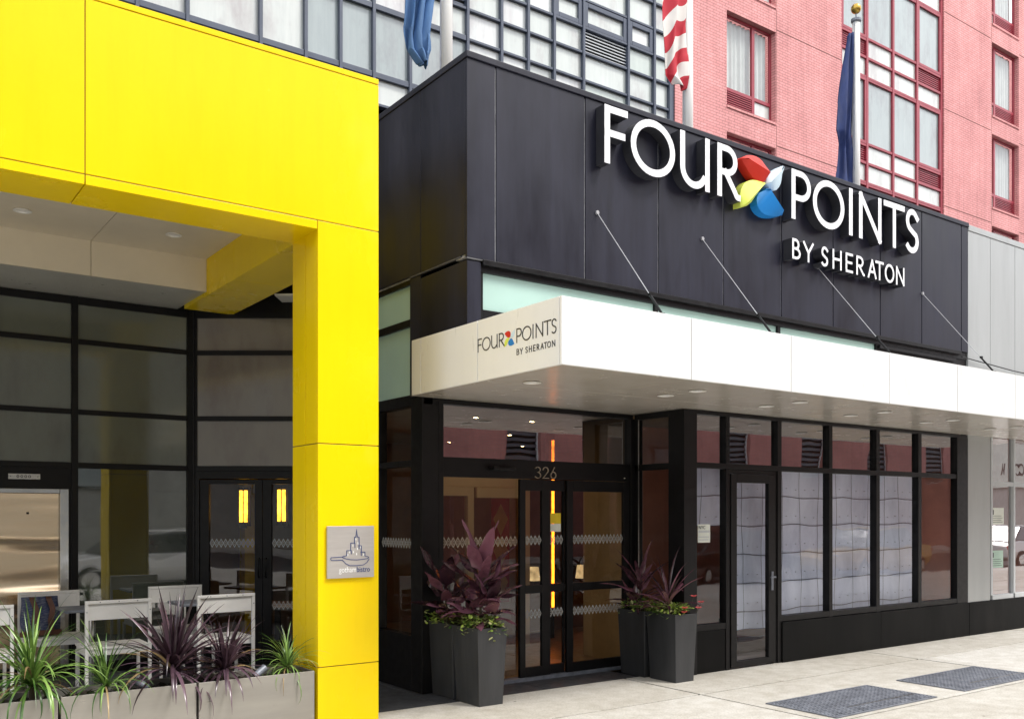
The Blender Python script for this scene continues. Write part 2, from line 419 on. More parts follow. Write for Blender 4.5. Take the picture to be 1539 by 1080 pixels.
def ribbon(b, pts, w, y0, y1, mf=0, ms=0, closed=False, map3=None, capext=True):
    """a flat stroke of width w along pts (x,z) with thickness from y0 (front) to y1 (back)"""
    pts = [Vector((p[0], p[1])) for p in pts]
    q = [pts[0]]
    for p in pts[1:]:
        if (p-q[-1]).length > w*.02: q.append(p)
    pts = q
    if closed and (pts[0]-pts[-1]).length < w*.3: pts.pop()
    n = len(pts)
    if not closed and capext:
        pts[0] = pts[0] - (pts[1]-pts[0]).normalized()*w*.5; pts[-1] = pts[-1] + (pts[-1]-pts[-2]).normalized()*w*.5
    L = []; Rr = []
    for i in range(n):
        if closed: a = pts[i-1]; c = pts[(i+1) % n]
        else: a = pts[max(i-1, 0)]; c = pts[min(i+1, n-1)]
        d1 = (pts[i]-a).normalized() if (pts[i]-a).length > 1e-9 else (c-pts[i]).normalized()
        d2 = (c-pts[i]).normalized() if (c-pts[i]).length > 1e-9 else d1
        n1 = Vector((-d1.y, d1.x)); n2 = Vector((-d2.y, d2.x)); mm = (n1+n2)
        mm = mm.normalized() if mm.length > 1e-6 else n1
        k = 1/max(.45, mm.dot(n1))
        L.append(pts[i]+mm*w*.5*k); Rr.append(pts[i]-mm*w*.5*k)
    f3 = map3 or (lambda x, y, z: (x, y, z))
    rng = range(n if closed else n-1)
    for i in rng:
        j = (i+1) % n
        A, Bq, C, D = L[i], Rr[i], Rr[j], L[j]
        b.add([f3(p.x, y0, p.y) for p in (A, Bq, C, D)], [(0,1,2,3)], mf)
        b.add([f3(p.x, y1, p.y) for p in (A, Bq, C, D)], [(3,2,1,0)], ms)
        b.add([f3(A.x,y0,A.y), f3(A.x,y1,A.y), f3(D.x,y1,D.y), f3(D.x,y0,D.y)], [(3,2,1,0)], ms)
        b.add([f3(Bq.x,y0,Bq.y), f3(Bq.x,y1,Bq.y), f3(C.x,y1,C.y), f3(C.x,y0,C.y)], [(0,1,2,3)], ms)
    if not closed:
        for i in (0, n-1):
            b.add([f3(L[i].x,y0,L[i].y), f3(L[i].x,y1,L[i].y), f3(Rr[i].x,y1,Rr[i].y), f3(Rr[i].x,y0,Rr[i].y)], [(0,1,2,3)], ms)
def glyph(b, ch, x0, x1, z0, z1, w, y0, y1, mf=0, ms=0, map3=None, eps=.0007):
    for k, st in enumerate(G[ch]):
        w_ = w*(1-.035*min(k, 1)-.012*k)
        pts = [(x0+w/2+p[0]*max(0, x1-x0-w), z0+w/2+p[1]*(z1-z0-w)) for p in st]
        cl = ch in 'O6' and len(st) > 20
        ribbon(b, pts, w_, y0-eps*k*(1 if y1 > y0 else -1), y1, mf, ms, cl, map3)
def text(b, s, x0, z0, h, w, y0, y1, widths, gap, **kw):
    x = x0
    for ch in s:
        if ch == ' ': x += gap*2.5; continue
        cw = widths.get(ch, .6)*h; glyph(b, ch, x, x+cw, z0, z0+h, w, y0, y1, **kw); x += cw+gap
    return x

# ------------------------------------------------------------------ camera, light, sky
FPX, CX, V0, TH, H = 1405.0, 769.5, 772.0, R(54.2337), 1.7
cam = bpy.data.cameras.new('camera'); co = bpy.data.objects.new('camera', cam); COL.objects.link(co)
cam.sensor_width = 36; cam.lens = FPX/1539*36; cam.shift_y = (V0-540)/1539; cam.clip_end = 2000; cam.clip_start = .05
co.location = (0, 0, H); co.rotation_euler = (R(90), 0, -(PI/2-TH))
S.camera = co
SUN_EL, SUN_AZ = R(54), R(146)      # azimuth measured from +y, clockwise: the sun stands high behind the camera
W = bpy.data.worlds.new('World'); S.world = W; W.use_nodes = True
nt = W.node_tree; bg = nt.nodes['Background']
sky = nd(nt, 'ShaderNodeTexSky', sky_type='NISHITA', sun_disc=False, sun_elevation=SUN_EL, sun_rotation=SUN_AZ)
sky.dust_density = 3; sky.ozone_density = 1
tc = nd(nt, 'ShaderNodeTexCoord')
cl = noise(nt, tc.outputs['Generated'], 2.2, 8, .6, (1, 1, 2.2))
cf = nd(nt, 'ShaderNodeMapRange'); cf.inputs['From Min'].default_value = .35; cf.inputs['From Max'].default_value = .62
cf.inputs['To Min'].default_value = .55; cf.inputs['To Max'].default_value = .95
lk(nt, cl, cf.inputs['Value'])
lk(nt, mixc(nt, cf.outputs[0], sky.outputs[0], (9.5, 9.6, 9.9)), bg.inputs['Color'])
bg.inputs['Strength'].default_value = .10
sun = bpy.data.lights.new('sun', 'SUN'); so = bpy.data.objects.new('sun', sun); COL.objects.link(so)
sun.energy = 1.5; sun.angle = R(14); sun.color = (1, .965, .91)
d = Vector((math.sin(SUN_AZ)*math.cos(SUN_EL), math.cos(SUN_AZ)*math.cos(SUN_EL), math.sin(SUN_EL)))
so.rotation_euler = d.to_track_quat('Z', 'Y').to_euler(); so.location = (0, -10, 30)
S.view_settings.view_transform = 'Standard'; S.view_settings.look = 'None'; S.view_settings.gamma = 1
S.view_settings.exposure = 1.15
S.render.engine = 'CYCLES'; S.cycles.use_denoising = True
S.cycles.max_bounces = 10; S.cycles.transparent_max_bounces = 16; S.cycles.glossy_bounces = 5; S.cycles.diffuse_bounces = 4
S.cycles.sample_clamp_indirect = 6

# ------------------------------------------------------------------ ground
struct(MB().box(-200, 300, -200, 300, -.9, -.16).build('road', ASPH))
xs = [-15.6, -11.9, -8.2, -4.5, -.8, 2.9, 6.6, 10.3, 14.0, 17.7, 21.4, 25.1, 28.8, 32.5, 36.2, 40]
ys = [-1.15, .32, 1.77, 3.22, 4.67, 6.12, 7.18]
b = MB().box(-15.6, 40, -1.15, 7.3, -.16, -.012, 1)
for i in range(len(xs)-1):
    for j in range(len(ys)-1):
        g = .014; b.t = rnd.random(); b.box(xs[i]+g, xs[i+1]-g, ys[j]+g, ys[j+1]-g, -.05, rnd.uniform(-.001, .001))
struct(b.build('pavement', [PAVE, JOINT], bevel=.004))
b = MB()
for i in range(14): b.box(-16+4*i+.004, -12+4*i-.004, -1.32, -1.155, -.16, .002)
struct(b.build('kerb', KERB, bevel=.012))
b = MB()
for i in range(12):
    for j in range(5): b.box(-7.6+1.2*i+.003, -6.4+1.2*i-.003, 7.19+1.2*j, 8.384+1.2*j, -.1, -.004)
struct(b.build('dark_paving', SLATE, bevel=.003))
struct(B('opposite_pavement', PAVE, None, (-40, 110, -13.2, -9.7, -.16, .0)))

def grating(name, label, x0, x1, y0, y1):
    t = thing(name, label, 'pavement grating', (x0, y0, 0), 'metal gratings set in the pavement')
    B('frame', STEELD, t, (x0,x1,y0,y0+.03,.002,.010), (x0,x1,y1-.03,y1,.002,.010), (x0,x0+.03,y0+.03,y1-.03,.002,.010), (x1-.03,x1,y0+.03,y1-.03,.002,.010))
    b = MB(); n = 17
    for i in range(n):
        y = y0+.04+(y1-y0-.08)*(i+.5)/n; b.box(x0+.03, x1-.03, y-.0085, y+.0085, .003, .009)
    for i in range(1, 24):
        x = x0+(x1-x0)*i/24; b.box(x-.006, x+.006, y0+.03, y1-.03, .003, .0095)
    b.build('bars', mat('worn_grating_steel', (.24, .255, .295), .45, metal=.3, vary=.35, scale=7), t)
    B('shaft', DARK, t, (x0+.03, x1-.03, y0+.03, y1-.03, .0016, .0022))  # thin dark sheet painting the shaded depth under the bars
    B('centre_rail', STEEL, t, (x0+.45, x1-.03, (y0+y1)/2-.17, (y0+y1)/2-.16, .003, .011))
STEELD = mat('weathered_steel', (.20, .215, .25), .5, metal=.3, vary=.3, scale=9)
grating('pavement_grating', 'rectangular steel grating in the pavement, the nearer one left of its twin', 6.74, 8.27, 4.73, 5.47)
grating('pavement_grating', 'rectangular steel grating in the pavement, the farther one at the right edge', 8.76, 10.27, 4.73, 5.45)

# ------------------------------------------------------------------ yellow portal
yp = thing('yellow_portal', 'glossy yellow panelled portal framing the bistro terrace', 'portal', (3.37, 7.2, 0))
yf, yb = 6.95, 7.46
g = .004
b = MB()
for (a, c) in ((-6.1+g, -2.4-g), (-2.4+g, 1.379-g), (1.379+g, 3.64)):
    b.box(a, c, yf, yf+.03, 4.045, 5.255)          # face panels
    b.box(a, c, yf-.003, yf+.4, 5.263, 5.305)        # top trim
    b.box(a, min(c, 3.094) if c > 3 else c, yf, yf+.03, 3.97, 4.037)    # bottom return strip
    b.box(a, c, yf+.035, yb, 3.972, 3.99)
b.build('lintel', YEL, yp, bevel=.002)
B('lintel_core', SEAM, yp, (-6.1, 3.632, yf+.012, yb-.01, 3.992, 5.26))
b = MB()
for z0, z1 in ((0, .476-g), (.476+g, 2.264-g), (2.264+g, 4.037)):
    b.box(3.10, 3.64, yf, yf+.03, z0, z1)
    b.box(3.10, 3.13, yf+.034, yf+.245, z0, z1); b.box(3.10, 3.13, yf+.253, yb, z0, z1)
    b.box(3.61, 3.64, yf+.034, yb, z0, z1); b.box(3.135, 3.605, yb-.03, yb, z0, z1)
b.build('column', YEL, yp, bevel=.002)
B('column_core', SEAM, yp, (3.112, 3.628, yf+.012, yb-.012, 0, 4.03))
B('cross_beam', YEL, yp, (3.10, 3.64, yb+.004, 8.9, 3.965, 5.2), (3.10, 3.64, 8.906, 10.50, 3.965, 5.2), bevel=.002)
B('portal_roof', BLK, yp, (-6.1, 3.09, yb+.01, 10.7, 4.9, 5.2))

# plaque
pl = thing('wall_plaque', 'square brushed steel plaque with skillet and skyline drawing on yellow column', 'sign', (3.378, 6.94, 1.183))
B('plate', mat('satin_steel_plate', (.50, .47, .44), .42, metal=.4, vary=.06, scale=3, stretch=(1, 1, 12)), pl, (3.17, 3.585, 6.925, 6.945, 1.183, 1.603), bevel=.002)
px = lambda u: 3.17+(u-105)/(870-105)*.415
pz = lambda v: 1.603-(v-110)/(945-110)*.42
def draw(b, pts, w=.0045, y0=6.9222, closed=False): ribbon(b, [(px(u), pz(v)) for u, v in pts], w, y0, 6.9255, closed=closed)
b = MB()
draw(b, [(345,605),(165,610),(155,635),(170,655),(345,655)])
draw(b, [(345,612),(400,635),(480,652),(580,658),(680,652),(760,640),(780,625),(770,612),(715,598)])
draw(b, [(345,655),(395,710),(460,748),(580,752),(690,742),(750,705),(785,650)], y0=6.9219)
draw(b, [(350,600),(415,585),(415,505),(490,505),(490,560)], y0=6.9216)
draw(b, [(480,505),(480,385),(550,385),(550,460)], y0=6.9213)
draw(b, [(542,385),(542,290),(565,290),(577,170),(590,290),(618,290),(618,480)], y0=6.9210)
draw(b, [(610,430),(655,430),(655,590)], y0=6.9207)
draw(b, [(648,535),(715,535),(715,600)], y0=6.9204)
for u, v in ((432,570),(460,525),(515,420),(525,525),(565,320),(600,385),(590,475),(577,560),(640,450),(695,570)):
    b.box(px(u-6), px(u+6), 6.9222, 6.9255, pz(v+22), pz(v-12), 1)
b.build('skillet_drawing', [NAVYINK, WHTINK], pl)
def fonttext(name, s, m, parent, loc, size, rot=(R(90), 0, 0), depth=.001, width=1.0):
    c = bpy.data.curves.new(name, 'FONT'); c.body = s; c.size = size; c.extrude = depth; c.resolution_u = 3
    t = bpy.data.objects.new(name, c); COL.objects.link(t)
    bpy.context.view_layer.update()
    me = bpy.data.meshes.new_from_object(t.evaluated_get(bpy.context.evaluated_depsgraph_get()))
    bpy.data.objects.remove(t); bpy.data.curves.remove(c)
    me.materials.clear(); me.materials.append(m)
    M = Matrix.Translation(Vector(loc)) @ Matrix.Rotation(rot[2], 4, 'Z') @ Matrix.Rotation(rot[0], 4, 'X') @ Matrix.Diagonal((width, 1, 1, 1))
    r = parent
    while r.parent: r = r.parent
    me.transform(Matrix.Translation(-Vector(r.location)) @ M)
    w = max(v.co.x for v in me.vertices)-min(v.co.x for v in me.vertices)
    o = bpy.data.objects.new(name, me); COL.objects.link(o); o.parent = parent
    return o, w
o, w = fonttext('lettering', 'gotham', WHTINK, pl, (px(290), 6.9235, pz(855)), .064, width=.80)
fonttext('lettering', 'bistro', NAVYINK, pl, (px(290)+w+.004, 6.9235, pz(855)), .064, width=.80)

# ------------------------------------------------------------------ bistro front behind the portal
bf = thing('bistro_front', 'black framed smoked glass bistro front under a cream ceiling', 'shopfront', (2, 10.75, 0))
B('ceiling', CREAM, bf, (-6, -2.05, yb+.002, 9.72, 4.342, 4.36), (-2.045, 1.98, yb+.002, 9.72, 4.342, 4.36), (1.985, 3.098, yb+.002, 9.72, 4.342, 4.36))
B('bulkhead', CREAM, bf, (-6, -2.05, 9.725, 9.75, 4.003, 4.36), (-2.045, 1.98, 9.725, 9.75, 4.003, 4.36), (1.985, 3.098, 9.725, 9.75, 4.003, 4.36), bevel=.002)
B('bulkhead_soffit', CREAMG, bf, (-6, 3.098, 9.752, 10.8, 4.006, 4.1))
B('alley_ceiling', BLK, bf, (3.645, 4.46, 9.3, 11, 4.32, 4.36))
for x, y in ((1.296, 9.08), (2.569, 9.03), (.02, 9.08)):
    b = MB(); b.lathe([(.062, 4.342), (.075, 4.332), (.075, 4.328), (.058, 4.328), (.05, 4.338)], x, y, 24)
    o = b.build('downlight', WHTMET, bf, smooth=False)
yw = 10.75
TR = [(3.92, 4.0), (3.50, 3.555), (2.755, 2.81), (2.185, 2.245)]
b = MB()
for x0, x1 in ((-1.86,-1.80), (.10, .16), (1.995, 2.06), (3.20, 3.295)): b.box(x0, x1, yw-.03, yw+.08, 0, 4.0)
MUL = [(-4, -1.86), (-1.80, .10), (.16, 1.995), (2.06, 3.20)]
for x0, x1 in MUL:
    for z0, z1 in TR: b.box(x0, x1, yw-.02, yw+.07, z0, z1)
    b.box(x0, x1, yw-.02, yw+.07, 0, .12)
b.build('mullion_frame', BLKF, bf, bevel=.003)
PZ = [(3.555, 3.92), (2.81, 3.50), (2.245, 2.755)]
for x0, x1 in MUL:
    for z0, z1 in PZ: B('window_pane', FROST, bf, (x0, x1, yw, yw+.02, z0, z1))
    if not (x0 == .16): B('window_pane', FROSTL, bf, (x0, x1, yw, yw+.02, .12, 2.185))
B('light_stop_backing', DARK, bf, (-5.5, 3.27, 10.92, 10.96, 0, 4.1), (-5.5, 3.35, 10.76, 10.9, 4.01, 5.1))  # added dark sheets that stop sky leaking through the frame gaps
# steel door
B('door_surround', BLKF, bf, (.16, 1.995, yw-.012, yw+.06, 1.965, 2.185), (1.975, 1.995, yw-.012, yw+.06, .12, 1.965))
def wavysteel():
    m, nt, b = newmat('rippled_steel'); v = coords(nt)
    b.inputs['Metallic'].default_value = 1
    b.inputs['Roughness'].default_value = .22
    f = noise(nt, v, .9, 1, .4, (.3, 1, 2.8), .3)
    n = bump(nt, b, f, .9, .16)
    f2 = noise(nt, v, 3, 3, .6, (.6, 1, 40)); lk(nt, ramp(nt, f2, [(.3, (.92, .70, .48)), (.7, (.96, .78, .56))]), b.inputs['Base Color'])
    return m
RIP = wavysteel()
sd = B('steel_door', RIP, bf, (.2, 1.885, yw+.045, yw+.07, .12, 1.915))
B('door_jamb', CHROME, sd, (1.888, 1.972, yw-.01, yw+.05, .12, 1.962), (.2, 1.886, yw-.01, yw+.06, 1.918, 1.962), bevel=.003)
B('door_peephole', DARK, sd, (1.58, 1.60, yw+.03, yw+.05, 1.70, 1.72))
npl = B('nameplate', STEEL, bf, (1.403, 1.697, yw-.022, yw-.013, 2.058, 2.114), bevel=.001)
b = MB()
for i in range(4):
    x = 1.49+i*.036; ribbon(b, arc(x, 2.086, .010, .012, 0, 360, 10), .006, yw-.0245, yw-.021, closed=True)
for x in (1.425, 1.675): b.box(x-.004, x+.004, yw-.0245, yw-.021, 2.082, 2.09)
b.build('engraving', INK, npl)
# the angled wall with the glazed double doors
A = -R(36)
MA = Matrix.Translation((3.27, 10.75, 0)) @ Matrix.Rotation(A, 4, 'Z')    # local x runs along the angled wall
AL = 1.48
b = MB(MA)
for z0, z1 in TR: b.box(.03, AL, -.02, .07, z0, z1)
b.box(.03, AL, -.02, .07, 2.10, 2.185); b.box(.03, .08, -.02, .07, 0, 2.10); b.box(.03, .05, -.018, .07, 2.19, 3.92); b.box(.08, AL, -.02, .07, 0, .03)
b.box(.03, AL, -.019, .07, 3.995, 4.315)
b.build('angled_frame', BLKF, bf, bevel=.003)
B('light_stop_backing', DARK, bf, (-.08, AL, .08, .10, 2.2, 5.1), (-.1, AL, -.01, .07, 4.32, 5.1), M=MA)  # light stop added along the angled wall too
B('corner_post', BLKF, bf, (-.06, .028, -.03, .12, 0, 4.0), M=MA)
b = MB(MA)
b.box(1.02, AL, -.35, -.02, 4.10, 4.12); b.build('light_trough', WHTMET, bf)
for z0, z1 in PZ: B('window_pane', FROST2, bf, (.05, AL, 0, .02, z0, z1), M=MA)
def lattice(b, x0, x1, z0, z1, y, p=.052, w=.0076):
    n = max(1, round((x1-x0)/p)); p = (x1-x0)/n; zm = (z0+z1)/2
    for i in range(n):
        a = x0+i*p; m = a+p/2
        ribbon(b, [(a, zm), (m, z1), (a+p, zm), (m, z0)], w, y-.0015, y, closed=True)
        ribbon(b, [(a+p*.3, zm), (m, z1-(z1-zm)*.6), (a+p*.7, zm), (m, z0+(zm-z0)*.6)], w*.5, y-.0015, y, closed=True)
for (s0, s1, g0, g1) in ((.085, .795, .186, .705), (.80, AL, .897, AL-.02)):
    dr = B('door', BLKF, bf, (s0, g0, -.01, .045, .03, 2.09), (g1, s1, -.01, .045, .03, 2.09), (g0, g1, -.01, .045, 2.04, 2.09), (g0, g1, -.01, .045, .03, .26), M=MA, bevel=.003)
    B('door_glass', GDARK, dr, (g0, g1, .012, .022, .26, 2.04), M=MA)
    for za, zb in ((1.325, 1.415), (.62, .705)):
        b = MB(MA); lattice(b, g0+.005, g1-.005, za, zb, .0115); b.build('patterned_band', BAND, dr)
    b = MB(MA); hx = .76 if s0 < .5 else .84
    b.tube([(hx, -.01, .98), (hx, -.05, .98), (hx, -.055, 1.1), (hx, -.055, 1.18), (hx, -.01, 1.2)], .008, 8)
    b.build('handle', BLKF, dr, smooth=True)
# bistro room behind the angled doors
B('room_wall', WOODB, bf, (3.1, 5.8, 12.6, 12.7, 0, 3.0), (3.08, 3.18, 10.84, 12.6, 0, 3.0))
b = MB(); q = [(3.18, 10.9), (4.5, 9.93), (5.72, 12.6), (3.18, 12.6)]
b.poly([(x, y, .004) for x, y in q]); b.build('room_floor', LFLOOR, bf)
b = MB(); b.poly([(x, y, 2.9) for x, y in reversed(q)]); b.build('room_ceiling', LCEIL, bf)
ang = math.atan2(2.67, 1.22)
B('room_partition', WOODB, bf, (0, 3.4, -.03, .03, 0, 2.95), M=Matrix.Translation((4.5, 9.93, 0)) @ Matrix.Rotation(ang, 4, 'Z'))
B('room_pilaster', YEL, bf, (4.36, 4.54, 12.1, 12.3, .005, 2.9))
def sconce(lx, ly, lz, label):
    t = thing('wall_sconce', label, 'wall lamp', MA @ Vector((lx, ly, lz)), 'amber sconces inside the bistro')
    b = MB(MA)
    for dx in (-.030, .030): b.tube([(lx+dx, ly-.05, lz-.19), (lx+dx, ly-.05, lz+.2)], .021, 12)
    b.build('lamp_tube', AMBER, t, smooth=True)
    b = MB(MA); b.tube([(lx, ly-.055, lz-.22), (lx, ly-.055, lz+.23)], .011, 8); b.build('centre_rod', CHROME, t, smooth=True)
    B('back_plate', BLKF, t, (lx-.075, lx+.075, ly-.01, ly+.02, lz-.24, lz+.24), (lx-.03, lx+.03, ly-.08, ly-.01, lz-.27, lz-.2), M=MA)
sconce(.31, .96, 1.79, 'glowing amber sconce seen through the left bistro door leaf')
sconce(.78, .96, 1.80, 'glowing amber sconce seen through the right bistro door leaf')
def roomtable(lx, ly, label):
    t = thing('dining_table', label, 'table', MA @ Vector((lx, ly, 0)), 'tables inside the bistro')
    B('tabletop', ORT, t, (lx-.3, lx+.3, ly-.25, ly+.25, .60, .63), M=MA)
    B('leg', BLKF, t, (lx-.03, lx+.03, ly-.03, ly+.03, .02, .60), (lx-.2, lx+.2, ly-.2, ly+.2, .005, .02), M=MA)
ORT = mat('honey_wood', (.42, .17, .035), .35, vary=.2, stretch=(1, 8, 8))
roomtable(.80, .65, 'honey wood dining table inside, seen low through the right bistro door')

# ------------------------------------------------------------------ hotel entrance building (black)
hb = thing('hotel_entrance', 'black metal clad hotel entrance block with recessed glass doors', 'building', (8.6, 6.88, 0))
YF = 6.88; XB = 4.47; XE = 12.82; YD = 7.66
seams = [XB, 4.776, 5.82, 6.80, 7.78, 8.755, 9.725, 10.705, 11.65, 12.64, XE]
b = MB()
for i in range(len(seams)-1):
    b.box(seams[i]+(.008 if i else 0), seams[i+1]-.008, YF, YF+.03, 3.955, 5.70)
ysd = [YF+.033, 7.69, 8.75, 9.8, 10.9, 12, 13.2, 14.8]
for i in range(len(ysd)-1): b.box(XB, XB+.03, ysd[i], ysd[i+1]-.008, 3.985, 5.70)
b.build('cladding_panels', BLK, hb, bevel=.003)
B('panel_joints', ALUSEAM, hb, (XB+.012, XE-.005, YF+.012, YF+.2, 3.96, 5.69), (XB+.024, XB+.2, YF+.2, 14.7, 3.97, 5.69))
B('coping', BLK, hb, (XB-.012, XE, YF-.015, YF+.35, 5.702, 5.76), (XB-.012, XB+.3, YF+.352, 14.85, 5.702, 5.76), bevel=.006)
B('podium_roof', ASPH, hb, (XB+.3, 40, YF+.36, 14.9, 5.5, 5.6))
# corner pier under the box, frieze and its glass
B('corner_pier', BLK, hb, (XB+.004, 4.62, YF+.004, 7.69, 2.826, 3.93), (XB+.006, 4.6, 7.698, 7.90, 2.826, 3.965), bevel=.003)
B('ledge_flashing', mat('dull_flashing', (.10, .10, .105), .6, vary=.4, scale=12), hb, (XB-.004, 4.776, YF-.006, YF+.1, 3.941, 3.952), (XB-.004, XB+.1, YF+.102, 7.9, 3.970, 3.981))
B('frieze_frame', BLKF, hb, (4.622, XE, YF+.02, YF+.12, 3.85, 3.954), (4.622, 4.66, YF+.03, YF+.12, 3.3, 3.85), (6.78, 6.83, YF+.03, YF+.12, 3.52, 3.85), (8.73, 8.78, YF+.03, YF+.12, 3.52, 3.85), (10.66, XE, YF+.03, YF+.12, 3.52, 3.85), (4.66, XE, YF+.03, YF+.12, 2.85, 3.52), bevel=.003)
B('frieze_trim', BLKF, hb, (4.63, XE-.2, YF-.02, YF+.018, 3.905, 3.952), (10.7, 12.5, YF+.0, YF+.028, 3.56, 3.60), (10.7, 12.5, YF+.0, YF+.028, 3.80, 3.84), bevel=.003)
for x0, x1 in ((4.66, 6.78), (6.83, 8.73), (8.78, 10.66)): B('frieze_pane', MINT, hb, (x0, x1, YF+.06, YF+.08, 3.52, 3.85))
# left flank, upper mint glass and lower window
B('flank_frame', BLKF, hb, (XB+.02, XB+.12, 7.902, 7.925, 2.8, 3.965), (XB+.02, XB+.12, 7.925, 10.5, 3.92, 3.965), (XB+.02, XB+.12, 7.925, 10.5, 3.515, 3.585), (XB+.02, XB+.12, 7.66, 10.2, 2.74, 2.85),
  (XB, 4.655, YD, 7.87, 0, 2.80), (XB+.01, XB+.1, 8.54, 9.85, .5, 2.74), (XB+.01, XB+.1, 7.87, 8.54, 2.16, 2.22), (XB, XB+.12, 7.87, 9.9, 0, .53), bevel=.003)
for z0, z1 in ((3.585, 3.92), (2.85, 3.515)): B('flank_pane', MINT, hb, (XB+.05, XB+.07, 7.925, 10.4, z0, z1))
for z0, z1 in ((.53, 2.16), (2.22, 2.74)):
    p = B('flank_window', GLOBBY, hb, (XB+.04, XB+.05, 7.87, 8.54, z0, z1))
b = MB(Matrix.Translation((XB+.04, 7.87, 0)) @ Matrix.Rotation(R(90), 4, 'Z')); lattice(b, .02, .66, 1.37, 1.46, .002); b.build('patterned_band', BAND, hb)
# soffit-level beam over recess + transom frame + header + doors (plane YD)
B('door_frame', BLKF, hb, (4.657, 4.71, YD, YD+.09, 0, 2.80), (4.71, 7.18, YD, YD+.09, 2.755, 2.80), (7.13, 7.20, YD-.02, YD+.09, 0, 2.755), (4.71, 7.13, YD+.01, YD+.08, 2.06, 2.25), bevel=.003)
B('transom_pane', GMIR, hb, (4.71, 7.13, YD+.04, YD+.05, 2.25, 2.755))
B('fixed_pane', GLOBBY, hb, (4.71, 5.62, YD+.05, YD+.06, .06, 2.06))
B('threshold', STEELD, hb, (4.71, 7.13, YD-.02, YD+.1, -.004, .03))
b = MB(); lattice(b, 4.715, 5.615, 1.375, 1.47, YD+.048); b.build('patterned_band', CHAMP, hb)
for (x0, g0, g1, x1, yo) in ((5.63, 5.698, 5.912, 6.02, .012), (6.025, 6.03, 6.222, 6.235, .04), (6.24, 6.322, 7.045, 7.128, .006)):
    y = YD+yo
    dr = B('sliding_door', BLKF, hb, (x0, g0, y, y+.04, .03, 2.055), (g1, x1, y, y+.04, .03, 2.055), (g0, g1, y, y+.04, 1.94, 2.055), (g0, g1, y, y+.04, .885, .97), (g0, g1, y, y+.04, .03, .13), bevel=.003)
    B('door_glass', GLOBBY, dr, (g0, g1, y+.016, y+.024, .13, .885), (g0, g1, y+.016, y+.024, .97, 1.94))
    for za, zb in ((1.385, 1.475), (.63, .715)):
        b = MB(); lattice(b, g0+.004, g1-.004, za, zb, y+.015); b.build('patterned_band', BAND, dr)
    if g0 == 6.03:
        st = B('warning_sticker', mat('yellow_sticker', (.75, .55, .02), .6), dr, (6.05, 6.19, y+.012, y+.0155, 1.60, 1.71))
        B('sticker_text', PAPER, st, (6.05, 6.19, y+.012, y+.0155, 1.515, 1.598))
B('door_closer', BLKF, hb, (5.24, 5.53, YD-.06, YD+.01, 2.135, 2.165), (5.24, 5.30, YD-.09, YD-.06, 2.14, 2.175), bevel=.006)
b = MB(); x = 5.81
for ch in '326': glyph(b, ch, x, x+.078, 2.068, 2.188, .0062, YD-.004, YD+.012); x += .1
b.build('house_number', CHAMP, hb)
B('sensor_light', WHTINK, hb, (7.05, 7.06, YD-.003, YD+.01, 2.09, 2.10))
# return of the recess facing left
B('return_frame', BLKF, hb, (7.175, 7.37, YF, 7.11, 0, 2.80), (7.18, 7.25, 7.11, YD-.022, 2.74, 2.80), (7.18, 7.25, 7.11, YD-.022, 2.18, 2.245), (7.18, 7.25, 7.11, YD-.022, 0, .12), (7.18, 7.25, 7.58, YD-.022, .12, 2.74), bevel=.003)
B('corner_trim', STEEL, hb, (7.178, 7.186, 7.57, 7.578, .12, 2.74))
for z0, z1 in ((.12, 2.18), (2.245, 2.74)): B('return_pane', GLOBBY, hb, (7.205, 7.215, 7.11, 7.58, z0, z1))
# storefront right of the recess
wx = [(7.375, 7.83), (7.89, 8.70), (8.77, 9.66), (9.725, 10.63), (10.705, 11.58), (11.66, 12.54)]
fr = [(7.37, XE, YF+.01, YF+.1, 2.762, 2.80), (7.37, XE, YF+.012, YF+.1, 2.19, 2.25), (12.54, XE, YF+.004, YF+.1, 0, 2.762)]
for a, c in ((7.83, 7.89), (8.70, 8.77), (9.66, 9.725), (10.63, 10.705), (11.58, 11.66)): fr += [(a, c, YF+.006, YF+.1, 2.25, 2.762), (a, c, YF+.006, YF+.1, 0, 2.19)]
fr += [(7.37, 7.83, YF+.01, YF+.1, .455, .52), (8.77, 12.54, YF+.008, YF+.1, .47, .535)]
B('storefront_frame', BLKF, hb, *fr, bevel=.003)
B('stall_riser', BASEB, hb, (7.372, 7.828, YF+.015, YF+.1, 0, .452), (8.765, 10.70, YF-.012, YF+.1, 0, .463), (10.703, 12.83, YF-.012, YF+.1, 0, .463), bevel=.003)
for i, (a, c) in enumerate(wx):
    B('window_pane', GMIR, hb, (a, c, YF+.05, YF+.06, 2.25, 2.762))
    if i != 1: B('window_pane', GSTORE, hb, (a, c, YF+.05, YF+.06, .52, 2.19))
# narrow side door
sdr = B('side_door', BLKF, hb, (7.90, 7.995, YF-.004, YF+.05, .02, 2.14), (8.53, 8.64, YF-.004, YF+.05, .02, 2.14), (7.995, 8.53, YF-.004, YF+.05, 2.045, 2.14), (7.995, 8.53, YF-.004, YF+.05, .02, .085), bevel=.003)
B('door_lining', BLKF, hb, (8.645, 8.698, YF+.02, YF+.1, 0, 2.185), (7.893, 8.645, YF+.02, YF+.1, 2.145, 2.185))
B('door_glass', GSTORE, sdr, (7.995, 8.53, YF+.018, YF+.026, .085, 2.045))
b = MB(); b.tube([(8.585, YF-.005, .99), (8.585, YF-.055, .99), (8.50, YF-.06, .99)], .01, 8); b.box(8.568, 8.602, YF-.014, YF-.004, .84, 1.05)
b.build('door_handle', STEELD, sdr)
